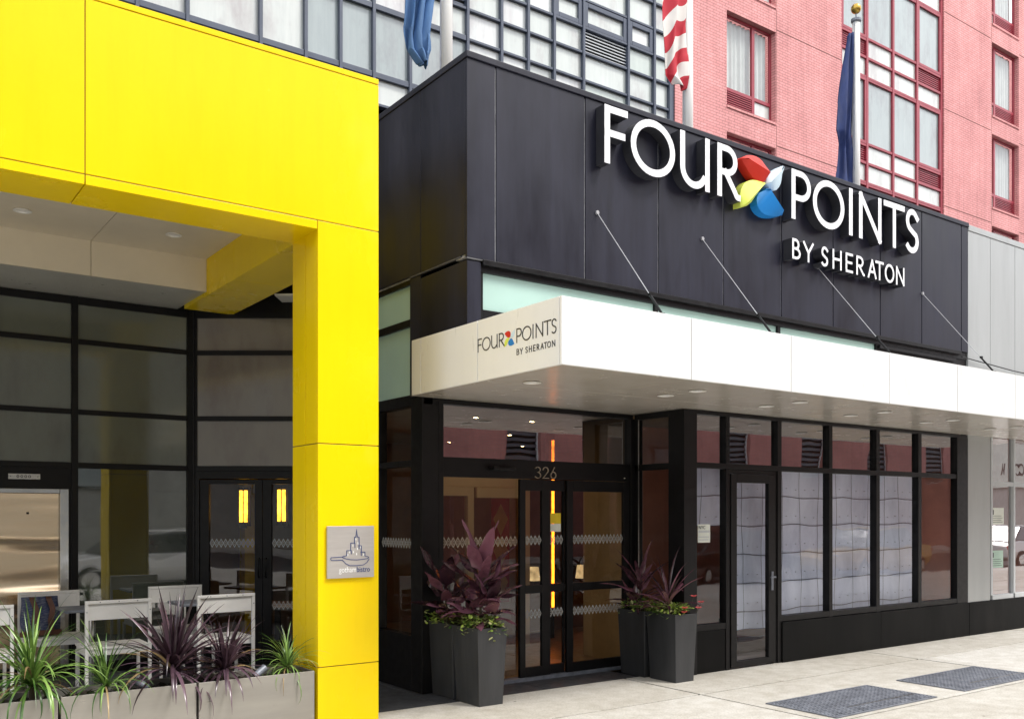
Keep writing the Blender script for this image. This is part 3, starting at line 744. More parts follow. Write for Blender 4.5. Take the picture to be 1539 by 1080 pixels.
# interiors
B('storefront_wall', BRR, hb, (7.3, 12.7, 8.6, 8.64, 0, 2.8), (12.62, 12.72, YF+.11, 8.6, 0, 2.8))  # back wall coloured to stand in for reflected brick
B('storefront_wall', TAN, hb, (7.26, 7.30, YD+.1, 8.6, .005, 2.8))
B('storefront_floor', mat('pavement_reflection_pink', (.55, .49, .50), .5, vary=.15, scale=7), hb, (7.26, 12.72, YF+.101, 8.64, -.05, .004))  # floor tint stands in for the pavement mirrored in the glass
B('storefront_ceiling', LCEIL, hb, (7.26, 12.72, YF+.101, 8.64, 2.803, 2.9))
B('lobby_wall', WOODB, hb, (6.0, 11.6, 13.0, 13.1, 0, 2.8), (11.5, 11.6, 8.66, 13, 0, 2.8))
B('lobby_wall', TAN, hb, (9.0, 9.6, 12.8, 12.99, .01, 2.8), (7.3, 11.5, 8.645, 8.66, .01, 2.8))
B('lobby_floor', LFLOOR, hb, (4.6, 7.25, YD+.1, 13.1, -.05, .006), (7.251, 11.6, 8.65, 13.1, -.05, .006))
B('lobby_ceiling', LCEIL, hb, (4.6, 7.23, YD+.1, 13.1, 2.803, 2.9), (7.231, 11.6, 8.66, 13.1, 2.803, 2.9))
for x, y in ((5.9, 8.9), (6.7, 8.9), (6.2, 10.6), (7.6, 10.6), (9.0, 10.6), (7.6, 12.2), (9.0, 12.2)):  # ceiling lights added to brighten the dark lobby interior
    b = MB(); b.lathe([(.075, 2.802), (.085, 2.797), (.06, 2.797)], x, y, 16); o = b.build('downlight', WHTMET, hb)
    b = MB(); b.lathe([(.058, 2.7985), (.01, 2.796)], x, y, 16); b.build('lens', LOBBY_FILL, o)
lv = thing('lobby_sliding_screen', 'cream framed inner sliding door behind the left entrance glass', 'inner door', (6.3, 9.6, 0))
B('frame', CRW, lv, (5.5, 7.2, 9.6, 9.68, 2.03, 2.2), (6.25, 6.34, 9.6, 9.68, .01, 2.03), (5.5, 5.58, 9.6, 9.68, .01, 2.03), (7.1, 7.2, 9.6, 9.68, .01, 2.03), bevel=.004)
B('top_rail', CRW, lv, (6.36, 7.1, 9.56, 9.6, 1.90, 2.03), (5.58, 6.23, 9.56, 9.6, 1.92, 2.03), bevel=.004)
B('glass', GLOBBY, lv, (5.58, 6.25, 9.63, 9.64, .01, 1.92), (6.34, 7.1, 9.63, 9.64, .01, 1.90))
bn = thing('wall_banner', 'tall lobby banner of red and gold diamonds seen through entrance glass', 'banner', (8.5, 12.2, 0))
b = MB(); b.box(8.36, 8.70, 12.15, 12.17, .3, 1.95, 0)
for k in range(3): b.prism([(8.53, .35+.5*k), (8.67, .62+.5*k), (8.53, .86+.5*k), (8.39, .62+.5*k)], 12.145, 12.151, 1, 1)
b.build('banner_cloth', [mat('banner_red', (.50, .03, .02), .7), mat('banner_gold', (.75, .5, .16), .7)], bn)
B('hanging_rail', CHROME, bn, (8.34, 8.72, 12.14, 12.18, 1.95, 1.97), (8.52, 8.54, 12.15, 12.17, .02, .3))
led = thing('light_strip', 'vertical glowing orange light strip in the lobby behind entrance doors', 'light strip', (7.89, 10.0, 0))
b = MB(); b.tube([(7.89, 10.0, .43), (7.89, 10.0, 2.70)], .019, 10); b.build('light_tube', ORANGE, led, smooth=True)
B('post', BLKF, led, (7.84, 7.94, 10.03, 10.1, .01, 2.79))
def lamp(x, y, label):
    t = thing('table_lamp', label, 'lamp', (x, y, .62), 'glowing lamps in the lobby')
    b = MB(); b.lathe([(.105, .72), (.08, .92)], x, y, 20); b.build('lampshade', LAMPW, t, smooth=True)
    b = MB(); b.lathe([(.07, .62), (.07, .63), (.012, .65), (.012, .72)], x, y, 12); b.build('lamp_base', CHROME, t)
lamp(8.31, 11.0, 'glowing drum lamp low behind the first sliding door leaf')
lamp(9.25, 11.0, 'glowing drum lamp low behind the wide right door leaf')
ct = thing('lobby_counter', 'dark lobby counter carrying the glowing drum lamps', 'counter', (8.8, 11, 0))
B('counter_top', STEEL, ct, (8.0, 9.7, 10.75, 11.25, .58, .62)); B('counter_body', WOODB, ct, (8.05, 9.65, 10.8, 11.2, .007, .58))
# gridded panel added behind the storefront glass, standing in for a street reflection
def screenmat():
    m, nt, b = newmat('reflected_panel_grey'); v = coords(nt)
    f = noise(nt, v, 1.3, 5, .6, (1.4, 1, .8), .4); lk(nt, ramp(nt, f, [(.32, (.50, .54, .68)), (.66, (.80, .84, .98))]), b.inputs['Base Color'])
    b.inputs['Roughness'].default_value = .5; bump(nt, b, noise(nt, v, 2.2, 2, .4), .12, .02)
    return m
SCRN = screenmat()
sc = thing('reflection_panel', 'pale grey gridded panel added behind the storefront windows for a street reflection', 'screen', (9.8, 7.2, 0))
b = MB(); X0, X1, XS = 7.40, 11.97, 8.2; n = 48
zl = [.36, .565, .895, 1.23, 1.565, 1.895, 2.235]
def sz(x, z): return z + .010*math.sin(x*5.2+z*2.2) + .006*math.sin(x*11+z*7)
for i in range(n):
    xa, xb2 = X0+(X1-X0)*i/n, X0+(X1-X0)*(i+1)/n
    for j in range(len(zl)-1):
        if xb2 < XS+.02 and zl[j] < 1.5: continue
        b.quad((xa, 7.2, sz(xa, zl[j])), (xb2, 7.2, sz(xb2, zl[j])), (xb2, 7.2, sz(xb2, zl[j+1])), (xa, 7.2, sz(xa, zl[j+1])))
b.build('panel_face', SCRN, sc)
b = MB()
for z in zl[:-1]:
    xs0 = X0 if z > 1.5 else XS
    b.tube([(xs0+(X1-xs0)*i/40, 7.192, sz(xs0+(X1-xs0)*i/40, z)) for i in range(41)], .0042, 5)
for i in range(1, 13):
    x = X0+(X1-X0)*i/13; z0_ = 1.565 if x < XS else .36
    b.tube([(x+.020*math.sin(z*2.6+i*2)+.006*math.sin(z*9+i*3), 7.192, z) for z in [z0_+(2.235-z0_)*k/24 for k in range(25)]], .0021, 5)
b.build('seams', mat('seam_line_grey', (.10, .10, .125), .8), sc)  # dark grey seam lines of the gridded panel
b = MB()
for i in range(26):
    for j in range(len(zl)-1):
        x = X0+(X1-X0)*(i+.5)/26; z = sz(x, zl[j]+(zl[j+1]-zl[j])*.3)
        if x < XS and z < 1.55: continue
        b.box(x-.0035, x+.0035, 7.184, 7.2, z-.0035, z+.0035)
b.build('rivets', mat('rivet_grey', (.46, .47, .53), .5), sc)
B('feet', BLKF, sc, (8.22, 8.27, 7.22, 7.34, .005, .5), (9.7, 9.76, 7.22, 7.34, .005, .5), (11.8, 11.86, 7.22, 7.34, .005, .5))
nt1 = thing('paper_notice', 'white paper notice headed NYC taped inside the narrow left storefront window', 'notice', (7.52, YF+.065, 1.5), 'paper notices in windows')
B('sheet', PAPER, nt1, (7.43, 7.62, YF+.046, YF+.048, 1.395, 1.59))
fonttext('heading', 'NYC', INK, nt1, (7.44, YF+.0445, 1.54), .05)
B('text_line', GREYF, nt1, (7.44, 7.61, YF+.0445, YF+.0455, 1.50, 1.525), (7.44, 7.6, YF+.0445, YF+.0455, 1.45, 1.46), (7.44, 7.59, YF+.0445, YF+.0455, 1.42, 1.43))

# ------------------------------------------------------------------ canopy
cn = thing('entrance_canopy', 'white panelled flat canopy hung by thin rods over hotel entrance', 'canopy', (4.31, 5.36, 2.8))
cx0, cy0, cz0, cz1, cxe = 4.31, 5.36, 2.80, 3.305, 14.9
fx = [cx0, 5.674, 6.96, 8.50, 9.77, 11.02, 12.3, 13.6, cxe]
b = MB()
for i in range(len(fx)-1): b.box(fx[i]+(.004 if i else 0), fx[i+1]-.004, cy0, cy0+.025, cz0, cz1)
sy = [cy0+.03, 6.478, 7.414, 7.575]
for i in range(3): b.box(cx0, cx0+.025, sy[i], sy[i+1]-(.008 if i < 2 else 0), cz0, cz1)
b.build('fascia', WHT, cn, bevel=.003)
B('fascia_joint', mat('joint_grey', (.16, .15, .13), .8), cn, (cx0+.018, cxe-.01, cy0+.015, cy0+.05, cz0+.01, cz1-.006), (cx0+.018, cx0+.04, cy0+.05, 7.565, cz0+.01, cz1-.006))
B('roof_sheet', WHT, cn, (cx0+.041, cxe-.01, cy0+.051, YF-.025, cz1-.03, cz1-.007))
b = MB()
for i in range(len(fx)-1):
    a, c = max(fx[i], cx0+.042)+.003, fx[i+1]-.003
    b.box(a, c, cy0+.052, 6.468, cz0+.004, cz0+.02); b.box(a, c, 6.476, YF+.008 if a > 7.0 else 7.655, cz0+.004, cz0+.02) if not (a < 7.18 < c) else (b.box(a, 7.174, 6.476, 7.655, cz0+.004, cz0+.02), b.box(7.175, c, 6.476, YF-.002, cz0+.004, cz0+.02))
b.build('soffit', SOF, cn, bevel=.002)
for x, ysx in ((4.71, (6.25,)), (6.23, (6.21, 5.81)), (7.68, (6.22, 5.81)), (9.17, (6.26, 5.84)), (10.6, (6.2, 5.87)), (12.1, (6.2, 5.87))):
    for y in ysx:
        b = MB(); b.lathe([(.052, cz0+.0045), (.075, cz0-.002), (.078, cz0-.006), (.056, cz0-.006), (.048, cz0+.0035)], x, y, 24)
        dl = b.build('downlight', WHTMET, cn, smooth=False)
        b = MB(); b.lathe([(.046, cz0-.001), (.03, cz0-.003), (.01, cz0-.004)], x, y, 20); b.build('lens', LETW, dl, smooth=True)
for xa, xb2 in ((5.97, 6.07), (7.443, 7.60), (9.42, 9.70), (11.66, 12.0)):
    b = MB(); pa, pb = Vector((xa, YF-.005, 4.62)), Vector((xb2, 5.93, cz1))
    m = pa.lerp(pb, .70)
    b.tube([pa, m], .0042, 6); b.tube([pa+Vector((0, .006, 0)), pa-Vector((0, .012, 0))], .02, 10)
    b.build('tie_rod', mat('dull_rod', (.42, .42, .43), .4, metal=.5), cn)
    b = MB(); b.tube([m, m.lerp(pb, .45)], .012, 6); b.tube([m.lerp(pb, .5), pb], .009, 6)
    b.box(m.x-.02, m.x+.02, m.y-.012, m.y+.012, m.z-.004, m.z+.022); q = m.lerp(pb, .5); b.box(q.x-.018, q.x+.018, q.y-.014, q.y+.014, q.z-.016, q.z+.016)
    b.box(pb.x-.012, pb.x+.012, pb.y-.05, pb.y+.05, pb.z-.02, pb.z+.03)
    b.build('turnbuckle', BLKF, cn)

# ------------------------------------------------------------------ raised sign
ws = thing('channel_letter_sign', 'raised white letters FOUR POINTS BY SHERATON with coloured pinwheel on black wall', 'sign', (8.6, YF-.06, 4.7))
sx = lambda x: x*1.0211
szz = lambda z: 1.7+(z-1.7)*1.0211
YL0, YL1 = 6.755, YF-.002
def biglet(ch, x0, x1, z0=5.0, z1=5.55, w=.071):
    b = MB(); glyph(b, ch, sx(x0), sx(x1), szz(z0), szz(z1), w, YL0, YL1, 0, 1); b.build('letter', [LETW, LETS], ws)
for ch, a, c in (('F', 5.836, 6.133), ('O', 6.171, 6.77), ('U', 6.843, 7.273), ('R', 7.388, 7.76), ('P', 8.595, 8.94), ('O', 8.976, 9.568), ('I', 9.66, 9.742), ('N', 9.858, 10.316), ('T', 10.365, 10.816), ('S', 10.816, 11.139)):
    biglet(ch, a, c, *((4.985, 5.54) if a > 8 else (5.0, 5.55)))
for ch, a, c in (('B', 8.607, 8.754), ('Y', 8.80, 8.99), ('S', 9.121, 9.26), ('H', 9.342, 9.516), ('E', 9.592, 9.736), ('R', 9.803, 9.975), ('A', 10.035, 10.214), ('T', 10.19, 10.365), ('O', 10.389, 10.59), ('N', 10.629, 10.81)):
    biglet(ch, a, c, 4.54, 4.77, .031)
def petals(put, parent, scale_name='petal'):
    """four folded pinwheel petals; put(x, z, lift) turns sign coordinates into space"""
    C = (8.327, 5.345)
    P = ((REDP, [(7.943, 5.553), (8.009, 5.597), (8.094, 5.626), (8.221, 5.632), (8.32, 5.595), (8.369, 5.523), (8.366, 5.438), (8.324, 5.365), (8.221, 5.356), (8.12, 5.396), (8.028, 5.474)], (8.36, 5.47)),
         (ICEP, [(8.638, 5.622), (8.638, 5.495), (8.606, 5.392), (8.52, 5.314), (8.427, 5.325), (8.345, 5.352), (8.385, 5.442), (8.473, 5.526)], (8.36, 5.36)),
         (BLUP, [(8.622, 5.061), (8.501, 5.026), (8.373, 5.015), (8.259, 5.043), (8.199, 5.121), (8.214, 5.218), (8.339, 5.315), (8.45, 5.30), (8.544, 5.198)], (8.34, 5.29)),
         (LIMP, [(7.932, 5.023), (7.929, 5.144), (7.951, 5.233), (8.013, 5.31), (8.109, 5.357), (8.221, 5.373), (8.305, 5.35), (8.214, 5.232), (8.076, 5.072)], (8.28, 5.345)))
    for m, pts, foot in P:
        b = MB(); ed = MB(); tip = Vector(pts[0]); n = len(pts); ft = Vector(foot); ax = ft-tip; L2 = ax.length_squared
        left = [p for p in pts[1:] if ax.x*(p[1]-tip.y)-ax.y*(p[0]-tip.x) > 0]; right = [p for p in pts[1:] if p not in left]
        for half in (left, right):
            half.sort(key=lambda p: (Vector(p)-tip).dot(ax)/L2)
            row = [tuple(tip)]+half+[tuple(ft)]
            for _ in range(1):
                q2 = [row[0]]
                for u, v in zip(row[:-1], row[1:]): q2 += [(u[0]*.75+v[0]*.25, u[1]*.75+v[1]*.25), (u[0]*.25+v[0]*.75, u[1]*.25+v[1]*.75)]
                row = q2[:1]+q2[2:-1]+[row[-1]]
            k = len(row); vs = []; fs = []
            for p in row:
                t = max(0, min(1, (Vector(p)-tip).dot(ax)/L2)); q = tip+ax*t
                vs += [put(p[0], p[1], .5), put(q.x, q.y, .86 if 0 < t < 1 else .58)]
            for i in range(k-1): fs.append((2*i, 2*i+1, 2*i+3, 2*i+2))
            b.add(vs, fs)
            for i in range(k-1): ed.add([put(*row[i], .5), put(*row[i+1], .5), put(*row[i+1], 0), put(*row[i], 0)], [(0, 1, 2, 3)])
        po = b.build('petal', m, parent, smooth=True); ed.build('petal_return', m, po)
petals(lambda x, z, l: (x, YL1-.20*l, z), ws)

# same wordmark printed small on the canopy's left end
cs = thing('canopy_lettering', 'small black FOUR POINTS BY SHERATON lettering on the canopy left end', 'lettering', (cx0, 6.0, 3.05))
K = (6.467-5.418)/(11.139-5.836)
ymap = lambda x: 6.467-(x-5.836)*K
def pmap(x, y, z): return (cx0-.0015+(y*.001), ymap(x), z)
def smz(z): return 3.038+(z-5.0)/.55*.112
b = MB()
def sg(ch, x0, x1, z0, z1, w):
    # strokes laid in sign units, then squeezed onto the canopy side
    for k, st in enumerate(G[ch]):
        pts = [(ymap(x0+w/2+p[0]*(x1-x0-w)), z0+.005+p[1]*(z1-z0-.01)) for p in st]
        ribbon(b, [(-p[0], p[1]) for p in pts], .0095 if z1-z0 > .08 else .006, 0, 1, closed=(ch == 'O'), map3=lambda x, y, z, k=k: (cx0-.003-.0003*k+.0028*y, -x, z))
for ch, a, c in (('F', 5.836, 6.133), ('O', 6.171, 6.77), ('U', 6.843, 7.273), ('R', 7.388, 7.80), ('P', 8.595, 8.94), ('O', 8.976, 9.568), ('I', 9.66, 9.742), ('N', 9.858, 10.316), ('T', 10.365, 10.816), ('S', 10.816, 11.139)):
    sg(ch, a, c, 3.038, 3.15, .04)
for ch, a, c in (('B', 8.607, 8.78), ('Y', 8.82, 9.02), ('S', 9.18, 9.34), ('H', 9.42, 9.60), ('E', 9.69, 9.84), ('R', 9.92, 10.10), ('A', 10.16, 10.36), ('T', 10.38, 10.56), ('O', 10.58, 10.80), ('N', 10.87, 11.06)):
    sg(ch, a, c, 2.94, 2.992, .03)
b.build('letters', INK, cs)
petals(lambda x, z, l: (cx0-.0005-.003*l, ymap(x/1.0211), smz((z-1.7)/1.0211+1.7)), cs)

# ------------------------------------------------------------------ grey neighbour to the right
gb = thing('grey_shopfront', 'pale grey metal panelled shopfront with white window frames beside hotel', 'shopfront', (15, YF, 0))
gs = [12.824, 13.437, 14.147, 14.86, 15.57, 16.28, 17.0, 17.7, 18.4]
b = MB()
for i in range(len(gs)-1): b.box(gs[i]+.004, gs[i+1]-.004, YF+.006, YF+.035, 3.735, 5.66)
b.box(gs[0]+.004, gs[1]-.004, YF+.006, YF+.035, .463, 3.727)
b.build('wall_panels', GREYP, gb, bevel=.003)
B('wall_core', JOINT, gb, (12.83, 40, YF+.02, YF+.3, 3.74, 5.66), (12.832, 13.43, YF+.02, YF+.3, .0, 3.74))
B('coping', GREYP, gb, (12.826, 40, YF-.004, YF+.32, 5.664, 5.745), bevel=.004)
B('plinth', BASEB, gb, (12.834, 40, YF-.014, YF+.1, 0, .46), bevel=.003)
gx = [13.447, 14.10, 14.86, 15.57, 16.28, 17.0]
fr = []
for i, x in enumerate(gx): fr.append((x, x+.05, YF+.0, YF+.07, .53, 3.733))
for i in range(len(gx)-1):
    a, c = gx[i]+.05, gx[i+1]
    fr += [(a, c, YF+.003, YF+.07, .464, .53), (a, c, YF+.003, YF+.07, 2.11, 2.17), (a, c, YF+.003, YF+.07, 2.86, 2.92), (a, c, YF+.003, YF+.07, 3.28, 3.32), (a, c, YF+.003, YF+.07, 3.70, 3.733)]
B('window_frame', GREYF, gb, *fr, bevel=.003)
for i in range(len(gx)-1):
    for z0, z1 in ((.53, 2.11), (2.17, 2.86), (2.92, 3.28), (3.32, 3.70)): B('window_pane', GMIR, gb, (gx[i]+.05, gx[i+1], YF+.04, YF+.048, z0, z1))
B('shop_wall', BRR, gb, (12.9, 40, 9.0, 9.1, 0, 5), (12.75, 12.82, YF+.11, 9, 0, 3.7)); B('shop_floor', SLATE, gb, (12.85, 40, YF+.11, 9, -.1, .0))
B('shop_ceiling', LCEIL, gb, (12.85, 40, YF+.11, 9, 3.73, 3.8))
for (x0, x1, z0, z1, m, lab) in ((13.52, 13.88, 1.55, 1.79, PAPER, 'white paper notice high in the grey shopfront window'), (13.52, 13.86, .92, 1.17, GREENPAPER, 'pale green paper notice low in the grey shopfront window')):
    t = thing('paper_notice', lab, 'notice', ((x0+x1)/2, YF+.035, z0), 'paper notices in windows')
    B('sheet', m, t, (x0, x1, YF+.036, YF+.038, z0, z1))
    B('text_line', INK, t, (x0+.03, x0+.07, YF+.0345, YF+.0355, z1-.1, z1-.03), *[(x0+.04, x1-.04-.03*(k % 2), YF+.0345, YF+.0355, z0+.03+.03*k, z0+.036+.03*k) for k in range(4)])
# slim black cable strung along the front
tag(MB().tube([(12.6, YF-.03, 3.87), (14.0, YF-.04, 3.80), (18, YF-.05, 3.72)], .008, 6).build('overhead_cable', BLKF), 'thin black cable running along the grey shopfront above the canopy', 'cable')

# ------------------------------------------------------------------ curtain wall block behind
YB = 15.0
cw = thing('glazed_hotel_block', 'tall glazed block with slate blue grid frame behind yellow portal', 'building', (7.5, YB, 0))
mx_ = [-3.6, -2.2, -1.0, .25, 1.45, 2.6, 3.7, 4.46, 5.65, 6.44, 7.085, 7.73, 8.47, 9.72, 10.51, 11.16, 11.82, 12.60, 13.86, 14.64, 15.12]
zr = [5.6, 7.9, 8.45, 9.0, 9.52, 10.74, 11.31, 11.84, 12.42, 13.0, 13.58]
zl_ = [5.6, 6.7, 7.9, 9.0, 9.52, 10.74, 11.31, 12.42, 13.58]
b = MB(); fw = .030
for x in mx_: b.box(x-fw, x+fw, YB-.09, YB+.05, 5.6, 14.5)
for i in range(len(mx_)-1):
    zs = zl_ if mx_[i] < 9.5 else zr+[10.2, 9.75] if mx_[i] >= 9.5 else zr
    for z in zs:
        h = .05 if z in (9.52, 10.74) and mx_[i] < 9.5 else .025
        b.box(mx_[i]+fw, mx_[i+1]-fw, YB-.07, YB+.05, z-h, z+h)
b.box(15.155, 15.30, YB-.02, YB+.3, 5.6, 14.5)
b.build('grid_frame', BLUEF, cw, bevel=.006)
npane = 0
for i in range(len(mx_)-1):
    zs = sorted(zl_ if mx_[i] < 9.5 else zr+[10.2, 9.75])
    for j in range(len(zs)-1):
        x0, x1, z0, z1 = mx_[i]+fw, mx_[i+1]-fw, zs[j]+.03, zs[j+1]-.03
        if z0 < 8.8 or x1 < 2.2 or (z0 < 10 and x0 > 9.5): continue
        if abs(mx_[i]-12.60) < .01 and 11.3 < z0 < 11.5:
            lv_ = B('louver', DARK, cw, (x0, x1, YB+.03, YB+.06, z0, z1))
            b = MB()
            for k in range(7): zz = z0+(z1-z0)*(k+.5)/7; b.hexa([(x0, YB-.02, zz-.02), (x1, YB-.02, zz-.02), (x1, YB+.03, zz), (x0, YB+.03, zz)], [(x0, YB-.02, zz), (x1, YB-.02, zz), (x1, YB+.03, zz+.02), (x0, YB+.03, zz+.02)])
            b.build('louver_blade', GREYF, lv_); continue
        if abs(mx_[i]-8.47) < .01 and 11.3 < z0 < 12:
            lv_ = B('louver', DARK, cw, (x0, x1, YB+.03, YB+.06, z0, z1))
            b = MB()
            for k in range(12): zz = z0+(z1-z0)*(k+.5)/12; b.box(x0, x1, YB-.02, YB+.01, zz-.012, zz+.012)
            b.build('louver_blade', BLUEF, lv_); continue
        m = rnd.choice([SPAN, SPAN, SPAN2, SPAN3])
        if mx_[i] < 9.5 and (abs(zs[j]-9.52) < .01 or abs(zs[j]-9.0) < .01): m = rnd.choice([SHADE, SHADE, SKYG])
        p = B('window_pane', m, cw, (x0, x1, YB+rnd.uniform(-.004, .004), YB+.03, z0, z1)); npane += 1
        if mx_[i] > 11 and abs(zs[j]-11.84) < .01 and abs(mx_[i]-11.16) > .01 and mx_[i] < 14.5:
            f_ = .10
            B('casement_frame', BLUEF, p, (x0, x0+f_, YB-.06, YB-.006, z0, z1), (x1-f_, x1, YB-.06, YB-.006, z0, z1), (x0+f_, x1-f_, YB-.06, YB-.006, z0, z0+f_), (x0+f_, x1-f_, YB-.06, YB-.006, z1-f_, z1), bevel=.01)
B('core_wall', DARK, cw, (-4, 15.3, YB+.32, YB+.4, 5.6, 14.5))
B('roof_slab', BLUEF, cw, (-4, 15.3, YB-.05, YB+8, 14.5, 24))

# ------------------------------------------------------------------ brick tower
bt = thing('brick_tower', 'pink brick hotel tower with dark red window frames and glazed bay', 'building', (24, YB, 0))
FH = 2.87
holes = []; W1 = []; W3 = []
for k in range(-1, 4):
    z0 = 11.36+FH*k
    if z0 < 5.6: continue
    W1.append((17.02, 18.81, z0, z0+2.24)); W3.append((29.27, 30.97, z0-.06, z0+2.22))
W3b = [(a+6.5, c+6.5, e, f) for a, c, e, f in W3]
BAY = (21.5, 26.5, 5.7, 22.5)
holes = W1+W3+W3b+[BAY]
b = wall_holes(15.3, 45, 5.6, 22.5, holes, YB-.05, .22)
b.quad((15.3, YB-.05, 5.6), (15.3, YB-.05, 22.5), (15.3, YB+9, 22.5), (15.3, YB+9, 5.6))
b.box(15.31, 45, YB+6, YB+9, 5.6, 22.4)
b.build('brick_wall', BRICKP, bt)
# soft movement joints at each floor
JB = mat('brick_joint', (.16, .07, .06), .9)
b = MB()
for z in (10.80, 13.67, 16.54, 19.41):
    for x0, x1 in ((18.85, 21.48), (26.52, 29.2), (31, 35)): b.box(x0, x1, YB-.053, YB-.04, z-.012, z+.012)
for x in (18.83, 29.25):
    b.box(x-.006, x+.006, YB-.053, YB-.04, 5.7, 22)
b.build('movement_joint', JB, bt)
def redwindow(h, mirror):
    x0, x1, z0, z1 = h; y = YB+.09
    f = .055; xm = x0+.62*(x1-x0) if not mirror else x0+.245*(x1-x0)
    zl0 = z0+.48
    w = B('window', REDF, bt, (x0, x0+f, y, y+.06, z0, z1), (x1-f-.0, x1, y, y+.06, z0, z1), (x0+f, x1-f, y, y+.06, z1-f, z1), (x0+f, x1-f, y, y+.06, z0, z0+f), (xm-.05, xm+.05, y-.005, y+.06, z0+f, z1-f),
      (x0+f, xm-.05, y-.003, y+.06, zl0-.055, zl0+.03), (xm+.05, x1-f, y-.003, y+.06, zl0-.055, zl0+.03), bevel=.006)
    B('pane', GSTORE, w, (x0+f, xm-.05, y+.03, y+.036, zl0+.03, z1-f), (xm+.05, x1-f, y+.03, y+.036, zl0+.03, z1-f))
    la, lb = (x0+f, xm-.05) if not mirror else (xm+.05, x1-f)
    sa, sb = (xm+.05, x1-f) if not mirror else (x0+f, xm-.05)
    B('lower_pane', SHADE, w, (sa, sb, y+.03, y+.036, z0+f, zl0-.055))
    lo = B('louver', DARK, w, (la, lb, y+.045, y+.055, z0+f, zl0-.055))
    b = MB()
    for k in range(7): zz = z0+f+(zl0-.055-z0-f)*(k+.5)/7; b.box(la, lb, y+.005, y+.03, zz-.012, zz+.012)
    b.build('louver_blade', REDF, lo)
    b = MB(); n = 90; pts = []
    for i in range(n+1):
        x = x0+f+(x1-x0-2*f)*i/n; pts.append((x, y+.16+.03*math.sin(i*.75)+.012*math.sin(i*.31+x0)))
    for i in range(n):
        b.quad((pts[i][0], pts[i][1], zl0), (pts[i+1][0], pts[i+1][1], zl0), (pts[i+1][0], pts[i+1][1], z1-.02), (pts[i][0], pts[i][1], z1-.02))
    b.build('curtain', CURT, w, smooth=True)
    B('sill', BRICKP, w, (x0-.0, x1, YB-.075, YB+.09, z0-.06, z0-.003))
    B('room_back', SKYG, w, (x0, x1, y+.35, y+.4, z0, z1))
for h in W1: redwindow(h, False)
for h in W3: redwindow(h, True)
for h in W3b: redwindow(h, True)
# glazed bay
y = YB+.05; bx = [21.5, 22.73, 23.97, 25.17, 26.5]
fr = []
for i, x in enumerate(bx): fr.append((x-(.045 if 0 < i < 4 else 0)-(.09 if i == 4 else 0), x+(.045 if 0 < i < 4 else 0)+(.09 if i == 0 else 0), y-.06, y+.06, 5.7, 22.5))
base = [10.70, 11.24, 11.77, 13.52]
bay = None; panes = []
for k in range(-2, 4):
    o_ = FH*k
    for c in range(4):
        a = bx[c]+(.09 if c == 0 else .045); d2 = bx[c+1]-(.09 if c == 3 else .045)
        lv_ = [z+o_ for z in ([10.66, 11.24, 11.72, 13.58] if c in (0, 3) else base)]
        for z in lv_: fr.append((a, d2, y-.05, y+.06, z-.035, z+.035))
        zz = lv_+[lv_[0]+FH]
        for q in range(4):
            if zz[q] < 5.7 or zz[q+1] > 22.4: continue
            panes.append((a, d2, zz[q]+.035, zz[q+1]-.035, c in (0, 3), q))
bay = B('bay_frame', REDF, bt, *fr, bevel=.006)
for a, d2, z0, z1, side, q in panes:
    if z0 < 9.5 or z0 > 19: continue
    if side and q == 1:
        lo = B('louver', DARK, bay, (a, d2, y+.03, y+.05, z0, z1)); b = MB()
        for k in range(7): zz = z0+(z1-z0)*(k+.5)/7; b.box(a, d2, y-.01, y+.02, zz-.014, zz+.014)
        b.build('louver_blade', REDF, lo); continue
    m = SKYG if q == 2 else SHADE
    p = B('pane', m, bay, (a, d2, y+rnd.uniform(-.004, .004), y+.02, z0, z1))
    if side and q == 2:
        B('casement_frame', REDF, p, (a, a+.07, y-.055, y-.006, z0, z1), (d2-.07, d2, y-.055, y-.006, z0, z1), (a+.07, d2-.07, y-.055, y-.006, z0, z0+.08), (a+.07, d2-.07, y-.055, y-.006, z1-.08, z1), bevel=.006)

# ------------------------------------------------------------------ flagpoles and flags
def pole(x, ypos, r, ztop, label, ball=True):
    t = thing('flagpole', label, 'flagpole', (x, ypos, 5.6), 'flagpoles on the podium roof')
    b = MB(); b.tube([(x, ypos, 5.6), (x, ypos, ztop)], [r, r*.92], 20); b.build('shaft', POLEM, t, smooth=True)
    b = MB(); b.lathe([(r*1.0, ztop), (r*1.25, ztop+.02), (r*1.25, ztop+.06), (r*.3, ztop+.09), (r*.16, ztop+.1), (r*.16, ztop+.16)], x, ypos, 16); b.build('truck', STEELD, t)
    b = MB(); pr = [(max(.001, .085*math.sin(PI*k/10)), ztop+.24-.085*math.cos(PI*k/10)) for k in range(11)]; b.lathe(pr, x, ypos, 18); b.build('finial_ball', GOLD, t, smooth=True)
    b = MB(); b.tube([(x-r-.02, ypos-.02, 5.8), (x-r-.025, ypos-.03, ztop-.02)], .008, 5); b.build('halyard', STEELD, t)
pole(5.88, 9.5, .075, 10.1, 'white flagpole of the light blue flag, above the black corner')
pole(9.98, 9.5, .08, 10.1, 'white flagpole of the striped flag, in front of brick corner')
pole(14.07, 9.5, .068, 10.06, 'flagpole topped by a gilded ball in front of the brick bay')
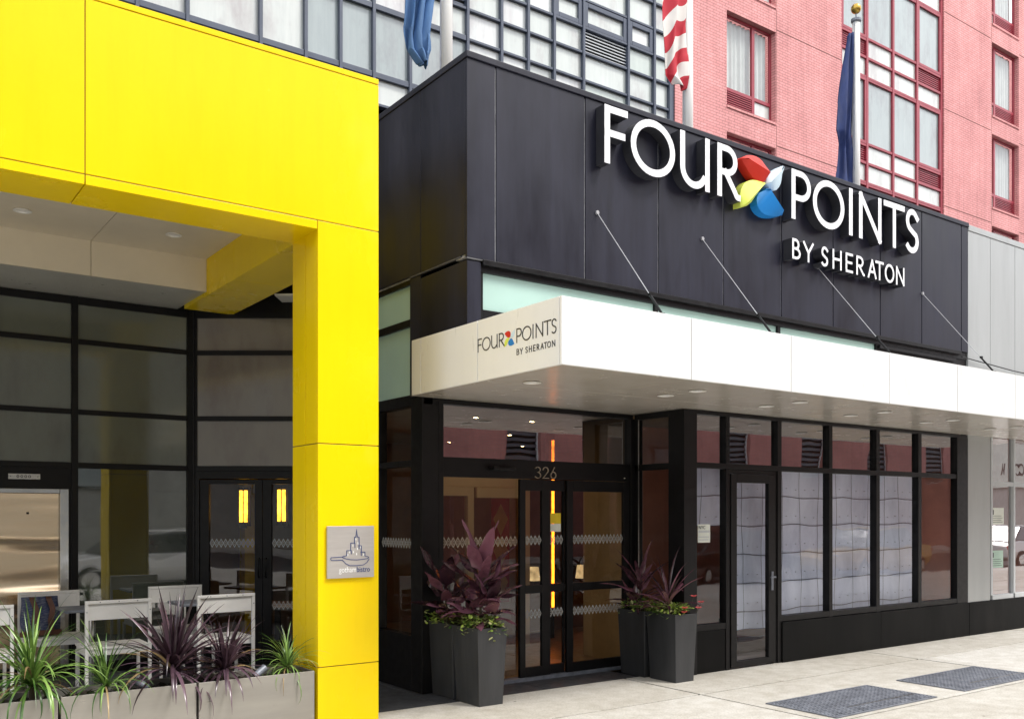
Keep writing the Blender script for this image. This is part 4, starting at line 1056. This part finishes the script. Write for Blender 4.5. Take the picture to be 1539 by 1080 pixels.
def flagmat_us():
    m, nt, b = newmat('striped_flag_cloth')
    u = nd(nt, 'ShaderNodeUVMap'); sp = nd(nt, 'ShaderNodeSeparateXYZ'); lk(nt, u.outputs[0], sp.inputs[0])
    fl = nd(nt, 'ShaderNodeMath', operation='FRACT'); lk(nt, sp.outputs['Y'], fl.inputs[0])
    st = nd(nt, 'ShaderNodeMath', operation='GREATER_THAN'); st.inputs[1].default_value = .5; lk(nt, fl.outputs[0], st.inputs[0])
    lk(nt, mixc(nt, st.outputs[0], (.46, .018, .035), (.70, .67, .63)), b.inputs['Base Color'])
    b.inputs['Roughness'].default_value = .8
    return m
USM = flagmat_us()
LBLUE = mat('light_blue_cloth', (.075, .17, .35), .75, vary=.35, scale=1.6, stretch=(3, 3, .7))
NAVY = mat('navy_cloth', (.018, .035, .13), .8, vary=.25, scale=3, stretch=(4, 4, 1))
def flag(name, label, m, outline, y, seed, stripe=None, amp=.07, folds=3.2):
    """hanging cloth: outline rows (z, xl, xr) from the top down; folds run down the cloth"""
    r2 = random.Random(seed); nu = 28; b = MB(); rows = []
    zs = outline
    NV = 40
    for j in range(NV+1):
        t = j/NV*(len(zs)-1); i = min(int(t), len(zs)-2); f = t-i; f = f*f*(3-2*f)
        z, xl, xr = [zs[i][k]*(1-f)+zs[i+1][k]*f for k in range(3)]
        row = []
        for q in range(nu+1):
            s = q/nu; ph = s*folds*2*PI+1.1*math.sin(j*.12+seed)
            yy = y+amp*math.sin(ph)*(0.4+.6*math.sin(PI*min(1, s+.05)))+amp*.5*math.sin(j*.23+s*4)
            row.append((xl+(xr-xl)*s+.02*math.sin(ph*1.3+j*.2), yy, z+.05*math.sin(ph*.7)*s))
        rows.append(row)
    vs = [p for r_ in rows for p in r_]; fs = []
    for j in range(NV):
        for q in range(nu): a = j*(nu+1)+q; fs.append((a, a+nu+1, a+nu+2, a+1))
    b.add(vs, fs)
    o = b.build(name, m, None, smooth=True, origin=(outline[0][1], y, outline[-1][0]), solid=.004)
    me = o.data; uv = me.uv_layers.new(name='UVMap')
    for l in me.loops:
        k = l.vertex_index; j, q = divmod(k, nu+1); s = q/nu; z = me.vertices[k].co.z
        uv.data[l.index].uv = (s, z/.44-s*.95+.10*math.sin(s*6+z*2))
    return tag(o, label, 'flag')
flag('flag', 'pale blue flag hanging limp beside white pole above the black corner', LBLUE, [(9.9, 5.30, 5.80), (8.6, 5.24, 5.74), (7.75, 5.29, 5.70), (7.3, 5.28, 5.64), (7.08, 5.33, 5.62), (6.93, 5.48, 5.60)], 9.46, 3, amp=.06)
flag('flag', 'red and white striped flag hanging from pole beside the brick wall', USM, [(9.95, 9.30, 9.92), (9.2, 9.40, 9.90), (8.7, 9.44, 9.91), (8.25, 9.47, 9.90), (7.92, 9.50, 9.90), (7.80, 9.60, 9.90)], 9.45, 5, stripe=1, amp=.045, folds=1.6)
flag('flag', 'dark navy flag hanging furled against the pole with gilded ball', NAVY, [(9.85, 13.93, 14.0), (9.2, 13.76, 14.02), (8.6, 13.62, 14.03), (8.12, 13.53, 14.02), (7.9, 13.60, 14.06), (7.4, 13.56, 14.16), (6.6, 13.50, 14.26), (6.2, 13.55, 14.24)], 9.53, 8, amp=.045, folds=2.2)

# ------------------------------------------------------------------ planters
def longplanter(x0, x1, label):
    t = thing('long_planter', label, 'planter', ((x0+x1)/2, 7.12, 0), 'champagne metal planters along the terrace')
    y0, y1, z1 = 6.95, 7.32, .455
    B('box', LONGP, t, (x0, x1, y0, y0+.012, 0, z1), (x0, x1, y1-.012, y1, 0, z1), (x0, x0+.012, y0+.012, y1-.012, 0, z1), (x1-.012, x1, y0+.012, y1-.012, 0, z1), bevel=.002)
    b = MB(); n = 18
    for i in range(n):
        for j in range(6):
            def q(a, c): return (x0+.012+(x1-x0-.024)*a/n, y0+.012+(y1-y0-.024)*c/6, z1-.05+.02*math.sin(a*2.3+c*1.7)+.012*math.sin(a*5.1))
            b.quad(q(i, j), q(i+1, j), q(i+1, j+1), q(i, j+1))
    b.build('soil', SOIL, t)
longplanter(.28, 1.208, 'long champagne metal planter cut off by the left picture edge')
longplanter(1.228, 2.140, 'long champagne metal planter in the middle of the terrace row')
longplanter(2.158, 3.07, 'long champagne metal planter touching the yellow column')
def spiky(name, label, cat, loc, n, L, W, m, group, droop=(.5, 1.9), elev=(.2, 1.45), seed=1, stemh=.0, low=0):
    global rnd
    keep = rnd; rnd = random.Random(seed)
    t = thing(name, label, cat, loc, group); b = MB()
    for i in range(n):
        az = rnd.random()*2*PI; k = (i/n)
        e = elev[0]+(elev[1]-elev[0])*(1-k)**.8+rnd.uniform(-.15, .15)
        l = L*rnd.uniform(.65, 1.08)*(1 if e > .3 else .95)
        dr = droop[0]+(droop[1]-droop[0])*k*rnd.uniform(.7, 1.3)
        p = (loc[0]+rnd.uniform(-.015, .015), loc[1]+rnd.uniform(-.015, .015), loc[2]+stemh*rnd.uniform(.5, 1))
        b.leaf(p, az, e, l, W*rnd.uniform(.75, 1.15), dr*(1.8 if rnd.random() < .08 else 1), 1 if rnd.random() < .07 and e < .7 else 0, 9, 'strap', .35, rnd.uniform(-.5, .5))
    b.build('leaves', [m, L_DRY], t, smooth=True)
    b = MB(); b.tube([(loc[0], loc[1], loc[2]-.08), (loc[0], loc[1], loc[2]+max(.06, stemh))], [.022, .016], 8); b.build('stem', L_STEM, t)
    rnd = keep
SG = 'strap leaved plants in the terrace planters'
spiky('green_strap_plant', 'big green arching strap plant at the left picture edge', 'plant', (1.075, 7.12, .47), 130, .66, .0085, L_GREEN, SG, (.6, 2.7), (-.3, 1.4), 11, .08)
spiky('green_strap_plant', 'green strap plant hanging over the planter left of the tall purple one', 'plant', (1.54, 7.08, .44), 66, .50, .0075, L_GREEN, SG, (.5, 3.2), (-.3, 1.5), 12, .05)
spiky('green_strap_plant', 'small green strap plant beside the yellow column', 'plant', (2.90, 7.09, .44), 84, .38, .0055, L_GREEN, SG, (.8, 3.2), (-.3, 1.5), 13, .05)
spiky('purple_strap_plant', 'taller purple strap plant, the left one of the two', 'plant', (2.02, 7.13, .45), 115, .60, .015, L_PURP, SG, (.1, 1.8), (-.3, 1.5), 24, .14)
spiky('purple_strap_plant', 'shorter purple strap plant in front of the right white chair', 'plant', (2.41, 7.12, .45), 84, .47, .012, L_PURP, SG, (.2, 2.2), (-.3, 1.5), 15, .08)
def spot(x, y, az, label):
    t = thing('garden_spotlight', label, 'spotlight', (x, y, .42), 'spotlights in the terrace planters')
    b = MB(); d = Vector((math.cos(az)*.85, math.sin(az)*.85, .5)).normalized(); p = Vector((x, y, .47))
    b.tube([p-d*.05, p+d*.06], [.026, .030], 14); b.build('housing', STEELD, t, smooth=False)
    b = MB(); b.tube([(x, y, .40), (x, y, .46)], .008, 6); b.build('stake', BLKF, t)
spot(2.66, 7.06, .3, 'small grey cylinder spotlight left of the small green plant')
spot(1.78, 7.04, 2.6, 'small grey cylinder spotlight under the taller purple plant')

# tall tapered pots
def pot_proto():
    t = thing('tapered_planter', '', 'planter', (0, 0, 0), 'tall tapered charcoal planters at the entrance')
    h = .69; bw, bd, tw, td = .128, .185, .158, .208
    def ring(w, d, z): return [(-w, -d, z), (w, -d, z), (w, d, z), (-w, d, z)]
    b = MB(); o0, o1 = ring(bw, bd, 0), ring(tw, td, h); i1 = ring(tw-.018, td-.018, h); i0 = ring(tw-.03, td-.03, h-.06)
    b.add(o0+o1+i1+i0, [(0,1,5,4),(1,2,6,5),(2,3,7,6),(3,0,4,7),(4,5,9,8),(5,6,10,9),(6,7,11,10),(7,4,8,11),(8,9,13,12),(9,10,14,13),(10,11,15,14),(11,8,12,15),(0,3,2,1)])
    b.build('pot_body', POT, t, bevel=.004)
    b = MB()
    for i in range(6):
        for j in range(6):
            q = lambda a, c: (-.128+.256*a/6, -.178+.356*c/6, h-.05+.015*math.sin(a*3+c*2))
            b.quad(q(i, j), q(i+1, j), q(i+1, j+1), q(i, j+1))
    b.build('soil', SOIL, t)
    return t
pp = pot_proto()
POTS = [((4.705, 7.035), 'front charcoal planter of the pair left of the doors'), ((4.705, 7.460), 'rear charcoal planter of the pair left of the doors'), ((6.955, 6.845), 'front charcoal planter of the pair right of the doors, by coral flowers'), ((6.935, 7.265), 'rear charcoal planter of the pair right of the doors')]
for i, ((x, y), lab) in enumerate(POTS):
    o = pp if i == 0 else copy_tree(pp)
    o.location = (x, y, 0); o['label'] = lab; o.rotation_euler.z = R(rnd.uniform(-.8, .8))
def tiplant(label, x, y, z, stems, seed, scale=1, spik=False):
    global rnd
    keep = rnd; rnd = random.Random(seed)
    t = thing('burgundy_plant', label, 'plant', (x, y, z), 'burgundy leaved plants in the entrance planters'); b = MB(); s2 = MB()
    for (dx, dy, hgt, n, L, W) in stems:
        top = Vector((x+dx, y+dy, z+hgt)); s2.tube([(x+dx*.4, y+dy*.4, z-.06), (x+dx*.8, y+dy*.8, z+hgt*.5), tuple(top)], [.012, .011, .008], 8)
        for i in range(n):
            k = i/max(1, n-1); az = i*2.4+rnd.uniform(-.4, .4)
            hh = hgt*(1-.78*k); p = (x+dx*(.5+.5*(1-k)), y+dy*(.5+.5*(1-k)), z+hh)
            e = 1.4-1.15*k**.7+rnd.uniform(-.18, .18)
            b.leaf(p, az, e, L*scale*rnd.uniform(.75, 1.1), W*scale*rnd.uniform(.8, 1.15), rnd.uniform(.3, .9)+.5*k, 0, 10, 'strap' if spik else 'broad', .4, rnd.uniform(-.7, .7), 0 if spik else .22)
    b.build('leaves', L_TI, t, smooth=True); s2.build('stem', L_STEM, t)
    rnd = keep
tiplant('tall broad leaved burgundy plant in front left planter', 4.72, 7.04, .66, [(.0, .0, .62, 19, .46, .070), (.06, -.05, .30, 12, .40, .062), (-.07, .07, .22, 8, .36, .058)], 31)
tiplant('lower burgundy plant leaning left in the rear left planter', 4.68, 7.42, .66, [(-.10, .02, .38, 14, .42, .066), (.05, .08, .22, 8, .34, .055)], 32)
tiplant('thin bladed burgundy plant in front right planter above coral flowers', 6.93, 6.87, .66, [(.0, .0, .20, 26, .52, .016)], 33, spik=True)
tiplant('dark burgundy plant in the shade of the rear right planter', 6.93, 7.28, .66, [(.0, .0, .34, 16, .46, .032), (-.05, .05, .12, 8, .36, .03)], 34)
def trailing(label, x, y, z, seed, n, rx, ry, flowers=0, mats_=None, drape=.16):
    global rnd
    keep = rnd; rnd = random.Random(seed)
    t = thing('trailing_plant', label, 'plant', (x, y, z), 'trailing bedding plants in the entrance planters'); b = MB(); st = MB(); fl = MB()
    for i in range(n):
        a = rnd.random()*2*PI; r_ = math.sqrt(rnd.random()); ex, ey = x+math.cos(a)*rx*r_, y+math.sin(a)*ry*r_
        ez = z+.05+.07*rnd.random()-(drape*max(0, r_-.75)/.25*rnd.random())
        if rnd.random() < .4: st.tube([(x+math.cos(a)*rx*.3, y+math.sin(a)*ry*.3, z-.02), ((x+ex)/2, (y+ey)/2, z+.09), (ex, ey, ez)], .0022, 4)
        for q in range(3):
            b.leaf((ex+rnd.uniform(-.02, .02), ey+rnd.uniform(-.02, .02), ez+rnd.uniform(-.02, .02)), rnd.random()*2*PI, rnd.uniform(-.5, .9), rnd.uniform(.035, .06), rnd.uniform(.010, .017), rnd.uniform(.2, 1.2), 0 if rnd.random() < .75 else 1, 4, 'oval', .3)
    b.build('foliage', [L_IVY, L_CREAM], t, smooth=True); st.build('stems', L_STEM, t)
    for i in range(flowers):
        fx_, fy_, fz = [(x+.10, y-.20, z+.20), (x+.24, y-.17, z+.13), (x-.05, y-.22, z+.09), (x-.07, y-.23, z+.05), (x+.15, y-.22, z+.08)][i]
        f = MB()
        for k in range(5): f.leaf((fx_, fy_, fz), k*1.257, .5, .046, .020, .6, 0, 4, 'oval', .1)
        f.tube([(fx_-.02, fy_+.05, z), (fx_, fy_, fz)], .002, 4, 1); f.build('flower', [L_PINK, L_STEM], t, smooth=True)
    rnd = keep
trailing('bright green trailing plant spilling over front left planter', 4.705, 7.02, .66, 41, 120, .19, .25)
trailing('green trailing plant spilling over the rear left planter', 4.68, 7.46, .66, 42, 90, .24, .26, drape=.1)
trailing('trailing plant with coral flowers in the front right planter', 6.96, 6.84, .66, 43, 110, .19, .24, 5, drape=.06)
trailing('dim green trailing plant in the rear right planter', 6.93, 7.28, .66, 44, 80, .19, .24)

# ------------------------------------------------------------------ terrace furniture
def chair_proto():
    t = thing('terrace_chair', '', 'chair', (0, 0, 0), 'white metal terrace chairs')
    w, d, hs, hb_ = .285, .46, .50, .925      # half width, depth, seat and back heights; faces +y, back at y = 0
    for sx_ in (-1, 1):
        x = sx_*(w-.014)
        B('rear_leg', WHTMET, t, (x-.014, x+.014, -.016, .016, 0, hb_-.03), bevel=.003)
        B('leg', WHTMET, t, (x-.014, x+.014, d-.03, d, 0, hs-.055), bevel=.003)
    B('backrest', WHTMET, t, (-w+.029, w-.029, .004, .012, hb_-.175, hb_-.031), bevel=.002)
    B('top_rail', WHTMET, t, (-w, w, -.016, .016, hb_-.029, hb_), bevel=.003)
    b = MB()
    for k in range(4): b.box(-w+.0, w, .02+k*.112, .02+k*.112+.106, hs-.022, hs)
    b.box(-w+.03, w-.03, .03, .05, hs-.075, hs-.024); b.box(-w+.03, w-.03, d-.025, d-.008, hs-.075, hs-.024)
    for sx_ in (-1, 1): b.box(sx_*(w-.018)-.01, sx_*(w-.018)+.01, .018, d-.032, hs-.075, hs-.024)
    b.build('seat', WHTMET, t, bevel=.003)
    b = MB()
    for x in (-.16, 0, .16): b.tube([(x, -.0175, hb_-.014), (x, -.012, hb_-.014)], .005, 8)
    for x in (-w+.014, w-.014): b.tube([(x, -.0175, hb_-.1), (x, -.012, hb_-.1)], .005, 8)
    b.build('rivets', STEELD, t)
    return t
ch = chair_proto()
CH = [((3.06, 9.0), 2, 'white chair seen from behind, nearest the yellow column'), ((2.07, 9.0), -1, 'white chair seen from behind, left of the tall purple plant'), ((.94, 9.05), 0, 'white chair seen from behind, cut off by the left picture edge'),
      ((2.98, 10.42), 180, 'white chair against the smoked glass, facing the street'), ((1.73, 10.42), 182, 'white chair facing the street with a woven handbag on it')]
for i, ((x, y), a, lab) in enumerate(CH):
    o = ch if i == 0 else copy_tree(ch)
    o.location = (x, y, -.004); o.rotation_euler.z = R(a); o['label'] = lab
def table(x, y, label):
    t = thing('terrace_table', label, 'table', (x, y, 0), 'small tables on the terrace')
    B('tabletop', STEELD, t, (x-.28, x+.28, y-.25, y+.25, .775, .80), bevel=.004)
    b = MB(); b.lathe([(.2, 0), (.2, .012), (.03, .02), (.03, .77)], x, y, 24); b.build('pedestal', CHROME, t)
table(1.99, 9.72, 'small dark table in front of the chair with the handbag')
table(3.05, 9.72, 'small dark table between the two right hand white chairs')
# handbag
hbg = thing('handbag', 'woven blue and brown handbag resting on a white chair', 'bag', (1.62, 10.2, .496))
def weave():
    m, nt, b = newmat('woven_bag_cloth'); v = coords(nt)
    f = noise(nt, v, 26, 3, .7, (1, 1, 4)); f2 = noise(nt, v, 5, 4, .6, (1, 1, 2))
    c = ramp(nt, f, [(.35, (.02, .02, .025)), (.5, (.10, .11, .13)), (.65, (.30, .29, .27))])
    lk(nt, mixc(nt, f2, c, (.03, .05, .16)), b.inputs['Base Color']); b.inputs['Roughness'].default_value = .9
    bump(nt, b, f, .5, .01); return m
LEA = mat('brown_leather', (.10, .035, .018), .5, vary=.3, scale=12)
Mb = Matrix.Translation((1.62, 10.20, .497)) @ Matrix.Rotation(R(4), 4, 'Z') @ Matrix.Rotation(R(-8), 4, 'X')
b = MB(Mb); prof = []
n = 12
for j in range(n+1):
    t_ = j/n; z = .03+.36*t_; hw = .17+.012*math.sin(t_*5)+.008*t_; hd = .085*(1-.75*t_**1.3)
    prof.append([(-hw, 0, z), (-hw*.9, -hd, z), (0, -hd*1.12+.006*math.sin(j*1.7), z), (hw*.9, -hd, z), (hw, 0, z), (hw*.9, hd, z), (0, hd*1.1, z), (-hw*.9, hd, z)])
vs = [p for r_ in prof for p in r_]; fs = []
for j in range(n):
    for k in range(8): fs.append((j*8+k, j*8+(k+1) % 8, (j+1)*8+(k+1) % 8, (j+1)*8+k))
b.add(vs, fs); b.build('bag_body', weave(), hbg, smooth=True)
b = MB(Mb); b.hexa([(-.175, -.095, 0), (.175, -.095, 0), (.175, .095, 0), (-.175, .095, 0)], [(-.172, -.098, .055), (.172, -.098, .055), (.172, .098, .055), (-.172, .098, .055)]); b.build('leather_base', LEA, hbg, bevel=.012)
for x in (-.075, .075):
    b = MB(Mb); P = [(x-.028, -.108, .05), (x-.03, -.102, .15), (x-.005, -.088, .26), (x-.03, -.06, .36), (x-.03, -.045, .385)]
    for i in range(len(P)-1):
        a, c = P[i], P[i+1]; b.hexa([(a[0], a[1]-.006, a[2]), (a[0]+.05, a[1]-.006, a[2]), (a[0]+.05, a[1]+.004, a[2]), (a[0], a[1]+.004, a[2])], [(c[0], c[1]-.006, c[2]), (c[0]+.05, c[1]-.006, c[2]), (c[0]+.05, c[1]+.004, c[2]), (c[0], c[1]+.004, c[2])])
    b.build('strap', LEA, hbg)

# ------------------------------------------------------------------ across the street (seen only in reflections)
ob = thing('opposite_brick_building', 'dull red brick building across the street mirrored in the entrance glass', 'building', (10, -13.2, 0))
hl = []
for x in [-16.1+5.2*i for i in range(6, 13)]:
    for z in (3.4, 7.0, 10.6): hl.append((x, x+1.7, z, z+2.1))
b = wall_holes(14, 51, 0, 13.5, hl, 0, -.25)
bb = MB(Matrix.Translation((0, -13.2, 0)));
for f, mi in zip(b.f, b.m): bb.add([b.v[i] for i in f], [tuple(reversed(range(len(f))))])
bb.build('brick_wall', BRICKO, ob)
B('core', DARK, ob, (14.02, 51, -20, -13.5, 0, 13.4))
for a, c, e, f in hl:
    w = B('window', GREYF, ob, (a, a+.06, -13.42, -13.36, e, f), (c-.06, c, -13.42, -13.36, e, f), (a+.06, c-.06, -13.42, -13.36, f-.06, f), (a+.06, c-.06, -13.42, -13.36, e, e+.06))
    bl = MB()
    for k in range(8): z = e+.1+(f-e-.2)*k/8; bl.box(a+.06, c-.06, -13.44, -13.38, z, z+.13)
    bl.build('shutter', mat('dark_slat', (.045, .047, .06), .5), w)
B('cornice', KERB, ob, (14, 51, -13.5, -12.95, 13.5, 13.9))
og = thing('opposite_stone_building', 'grey stone fronted building across the street mirrored in the bistro glass', 'building', (0, -13.2, 0))
STN = mat('grey_stone', (.34, .34, .31), .85, vary=.15, scale=2)
b = MB()
for i in range(28):
    for j in range(11): b.box(-70+3*i+.008, -67+3*i-.008, -13.25-.3*(j == 0 and 0), -13.2, .02+1.25*j, 1.262+1.25*j)
b.build('stone_facing', STN, og); B('core', JOINT, og, (-70, 13.98, -20, -13.23, 0, 13.8))
for i in range(14):
    for j in range(3):
        x, z = -64+5.4*i, 2.6+3.7*j
        w = B('window', BLKF, og, (x, x+.06, -13.2, -13.12, z, z+2), (x+1.84, x+1.9, -13.2, -13.12, z, z+2), (x+.06, x+1.84, -13.2, -13.12, z+1.94, z+2), (x+.06, x+1.84, -13.2, -13.12, z, z+.06))
        B('pane', SKYG, w, (x+.06, x+1.84, -13.2, -13.15, z+.06, z+1.94))
ow = thing('opposite_pale_building', 'pale stucco building with signboard across the street mirrored in the right window', 'building', (60, -13.2, 0))
B('wall', mat('pale_stucco', (.42, .40, .37), .9), ow, (51.1, 95, -20, -13.2, 0, 12))
B('signboard', PAPER, ow, (51.6, 64, -13.19, -13.05, 3.2, 5.8))
for x0, ch_ in ((55.5, 'C'), (54.7, 'O'), (53.6, 'M')):
    b = MB(Matrix.Translation((0, -13.04, 0)) @ Matrix.Rotation(PI, 4, 'Z')); glyph(b, ch_, -x0-.6, -x0+.1, 3.9, 4.6, .1, -.02, .01); b.build('letter', INK, ow)
def car(label, x, y, paint, flip=False, cat='car'):
    t = thing('parked_car', label, cat, (x, y, -.16), 'cars parked along the kerb')
    z0 = -.16
    sec = [(-2.3, .42, .62, .80), (-2.15, .30, .74, .86), (-1.5, .26, .84, .88), (-.9, .24, .92, .89), (.4, .24, .92, .89), (1.4, .26, .95, .88), (2.1, .32, .92, .85), (2.3, .42, .80, .78)]
    b = MB(); vs = []
    for X, lo, hi, w in sec:
        X = -X if flip else X
        vs += [(x+X, y-w*.93, z0+lo), (x+X, y-w, z0+(lo+hi)/2), (x+X, y-w*.93, z0+hi), (x+X, y+w*.93, z0+hi), (x+X, y+w, z0+(lo+hi)/2), (x+X, y+w*.93, z0+lo)]
    fs = []
    for i in range(len(sec)-1):
        for k in range(6): fs.append((i*6+k, i*6+(k+1) % 6, (i+1)*6+(k+1) % 6, (i+1)*6+k))
    fs += [(5,4,3,2,1,0), tuple(len(sec)*6-6+k for k in range(6))]
    b.add(vs, fs); b.build('body', paint, t, smooth=False, bevel=.04)
    sgn = -1 if flip else 1
    def cab(name, m, grow):
        b = MB(); X = [sgn*q for q in (-1.25, -.55, .95, 1.75)]
        b.hexa([(x+X[0], y-.80, z0+.90), (x+X[3], y-.80, z0+.93), (x+X[3], y+.80, z0+.93), (x+X[0], y+.80, z0+.90)], [(x+X[1], y-.62, z0+1.42), (x+X[2], y-.62, z0+1.43), (x+X[2], y+.62, z0+1.43), (x+X[1], y+.62, z0+1.42)])
        return b.build(name, m, t, bevel=.05)
    cab('cabin_glass', mat('car_glass', (.02, .022, .025), .05, spec=.8), 0)
    B('roof', paint, t, (x-.58*1, x+.95, y-.60, y+.60, z0+1.42, z0+1.47), bevel=.03)
    for X in (-1.4, 1.4):
        for s in (-1, 1):
            b = MB(); b.tube([(x+X, y+s*.66, z0+.32), (x+X, y+s*.88, z0+.32)], .32, 24); wh = b.build('wheel', mat('tyre_rubber', (.02, .02, .02), .8), t)
            b = MB(); b.tube([(x+X, y+s*.87, z0+.32), (x+X, y+s*.895, z0+.32)], .2, 18); b.build('rim', CHROME, wh)
    for s in (-1, 1):
        B('headlight', LETW, t, (x-sgn*2.26, x-sgn*2.12, y+s*.62-.14, y+s*.62+.14, z0+.60, z0+.70), bevel=.02)
        B('taillight', REDP, t, (x+sgn*2.16, x+sgn*2.28, y+s*.65-.12, y+s*.65+.12, z0+.66, z0+.82), bevel=.02)
WCAR = mat('white_car_paint', (.72, .72, .71), .2, coat=.5, vary=.03); YCAR = mat('yellow_cab_paint', (.75, .42, .01), .2, coat=.5, vary=.03); GCAR = mat('grey_car_paint', (.20, .21, .22), .2, coat=.5, vary=.05)
BCAR = mat('black_car_paint', (.012, .012, .014), .15, coat=.6, vary=.1)
for (x, p, fl, lab) in ((6.1, WCAR, False, 'white car at the kerb, mirrored low in the bistro glass'), (18.4, BCAR, True, 'black car at the kerb, mirrored in the narrow left storefront window'), (24.6, YCAR, False, 'yellow cab at the kerb beyond the black car'), (33.6, WCAR, True, 'white car at the kerb, mirrored in the far right shopfront')):
    car(lab, x, -2.45, p, fl)
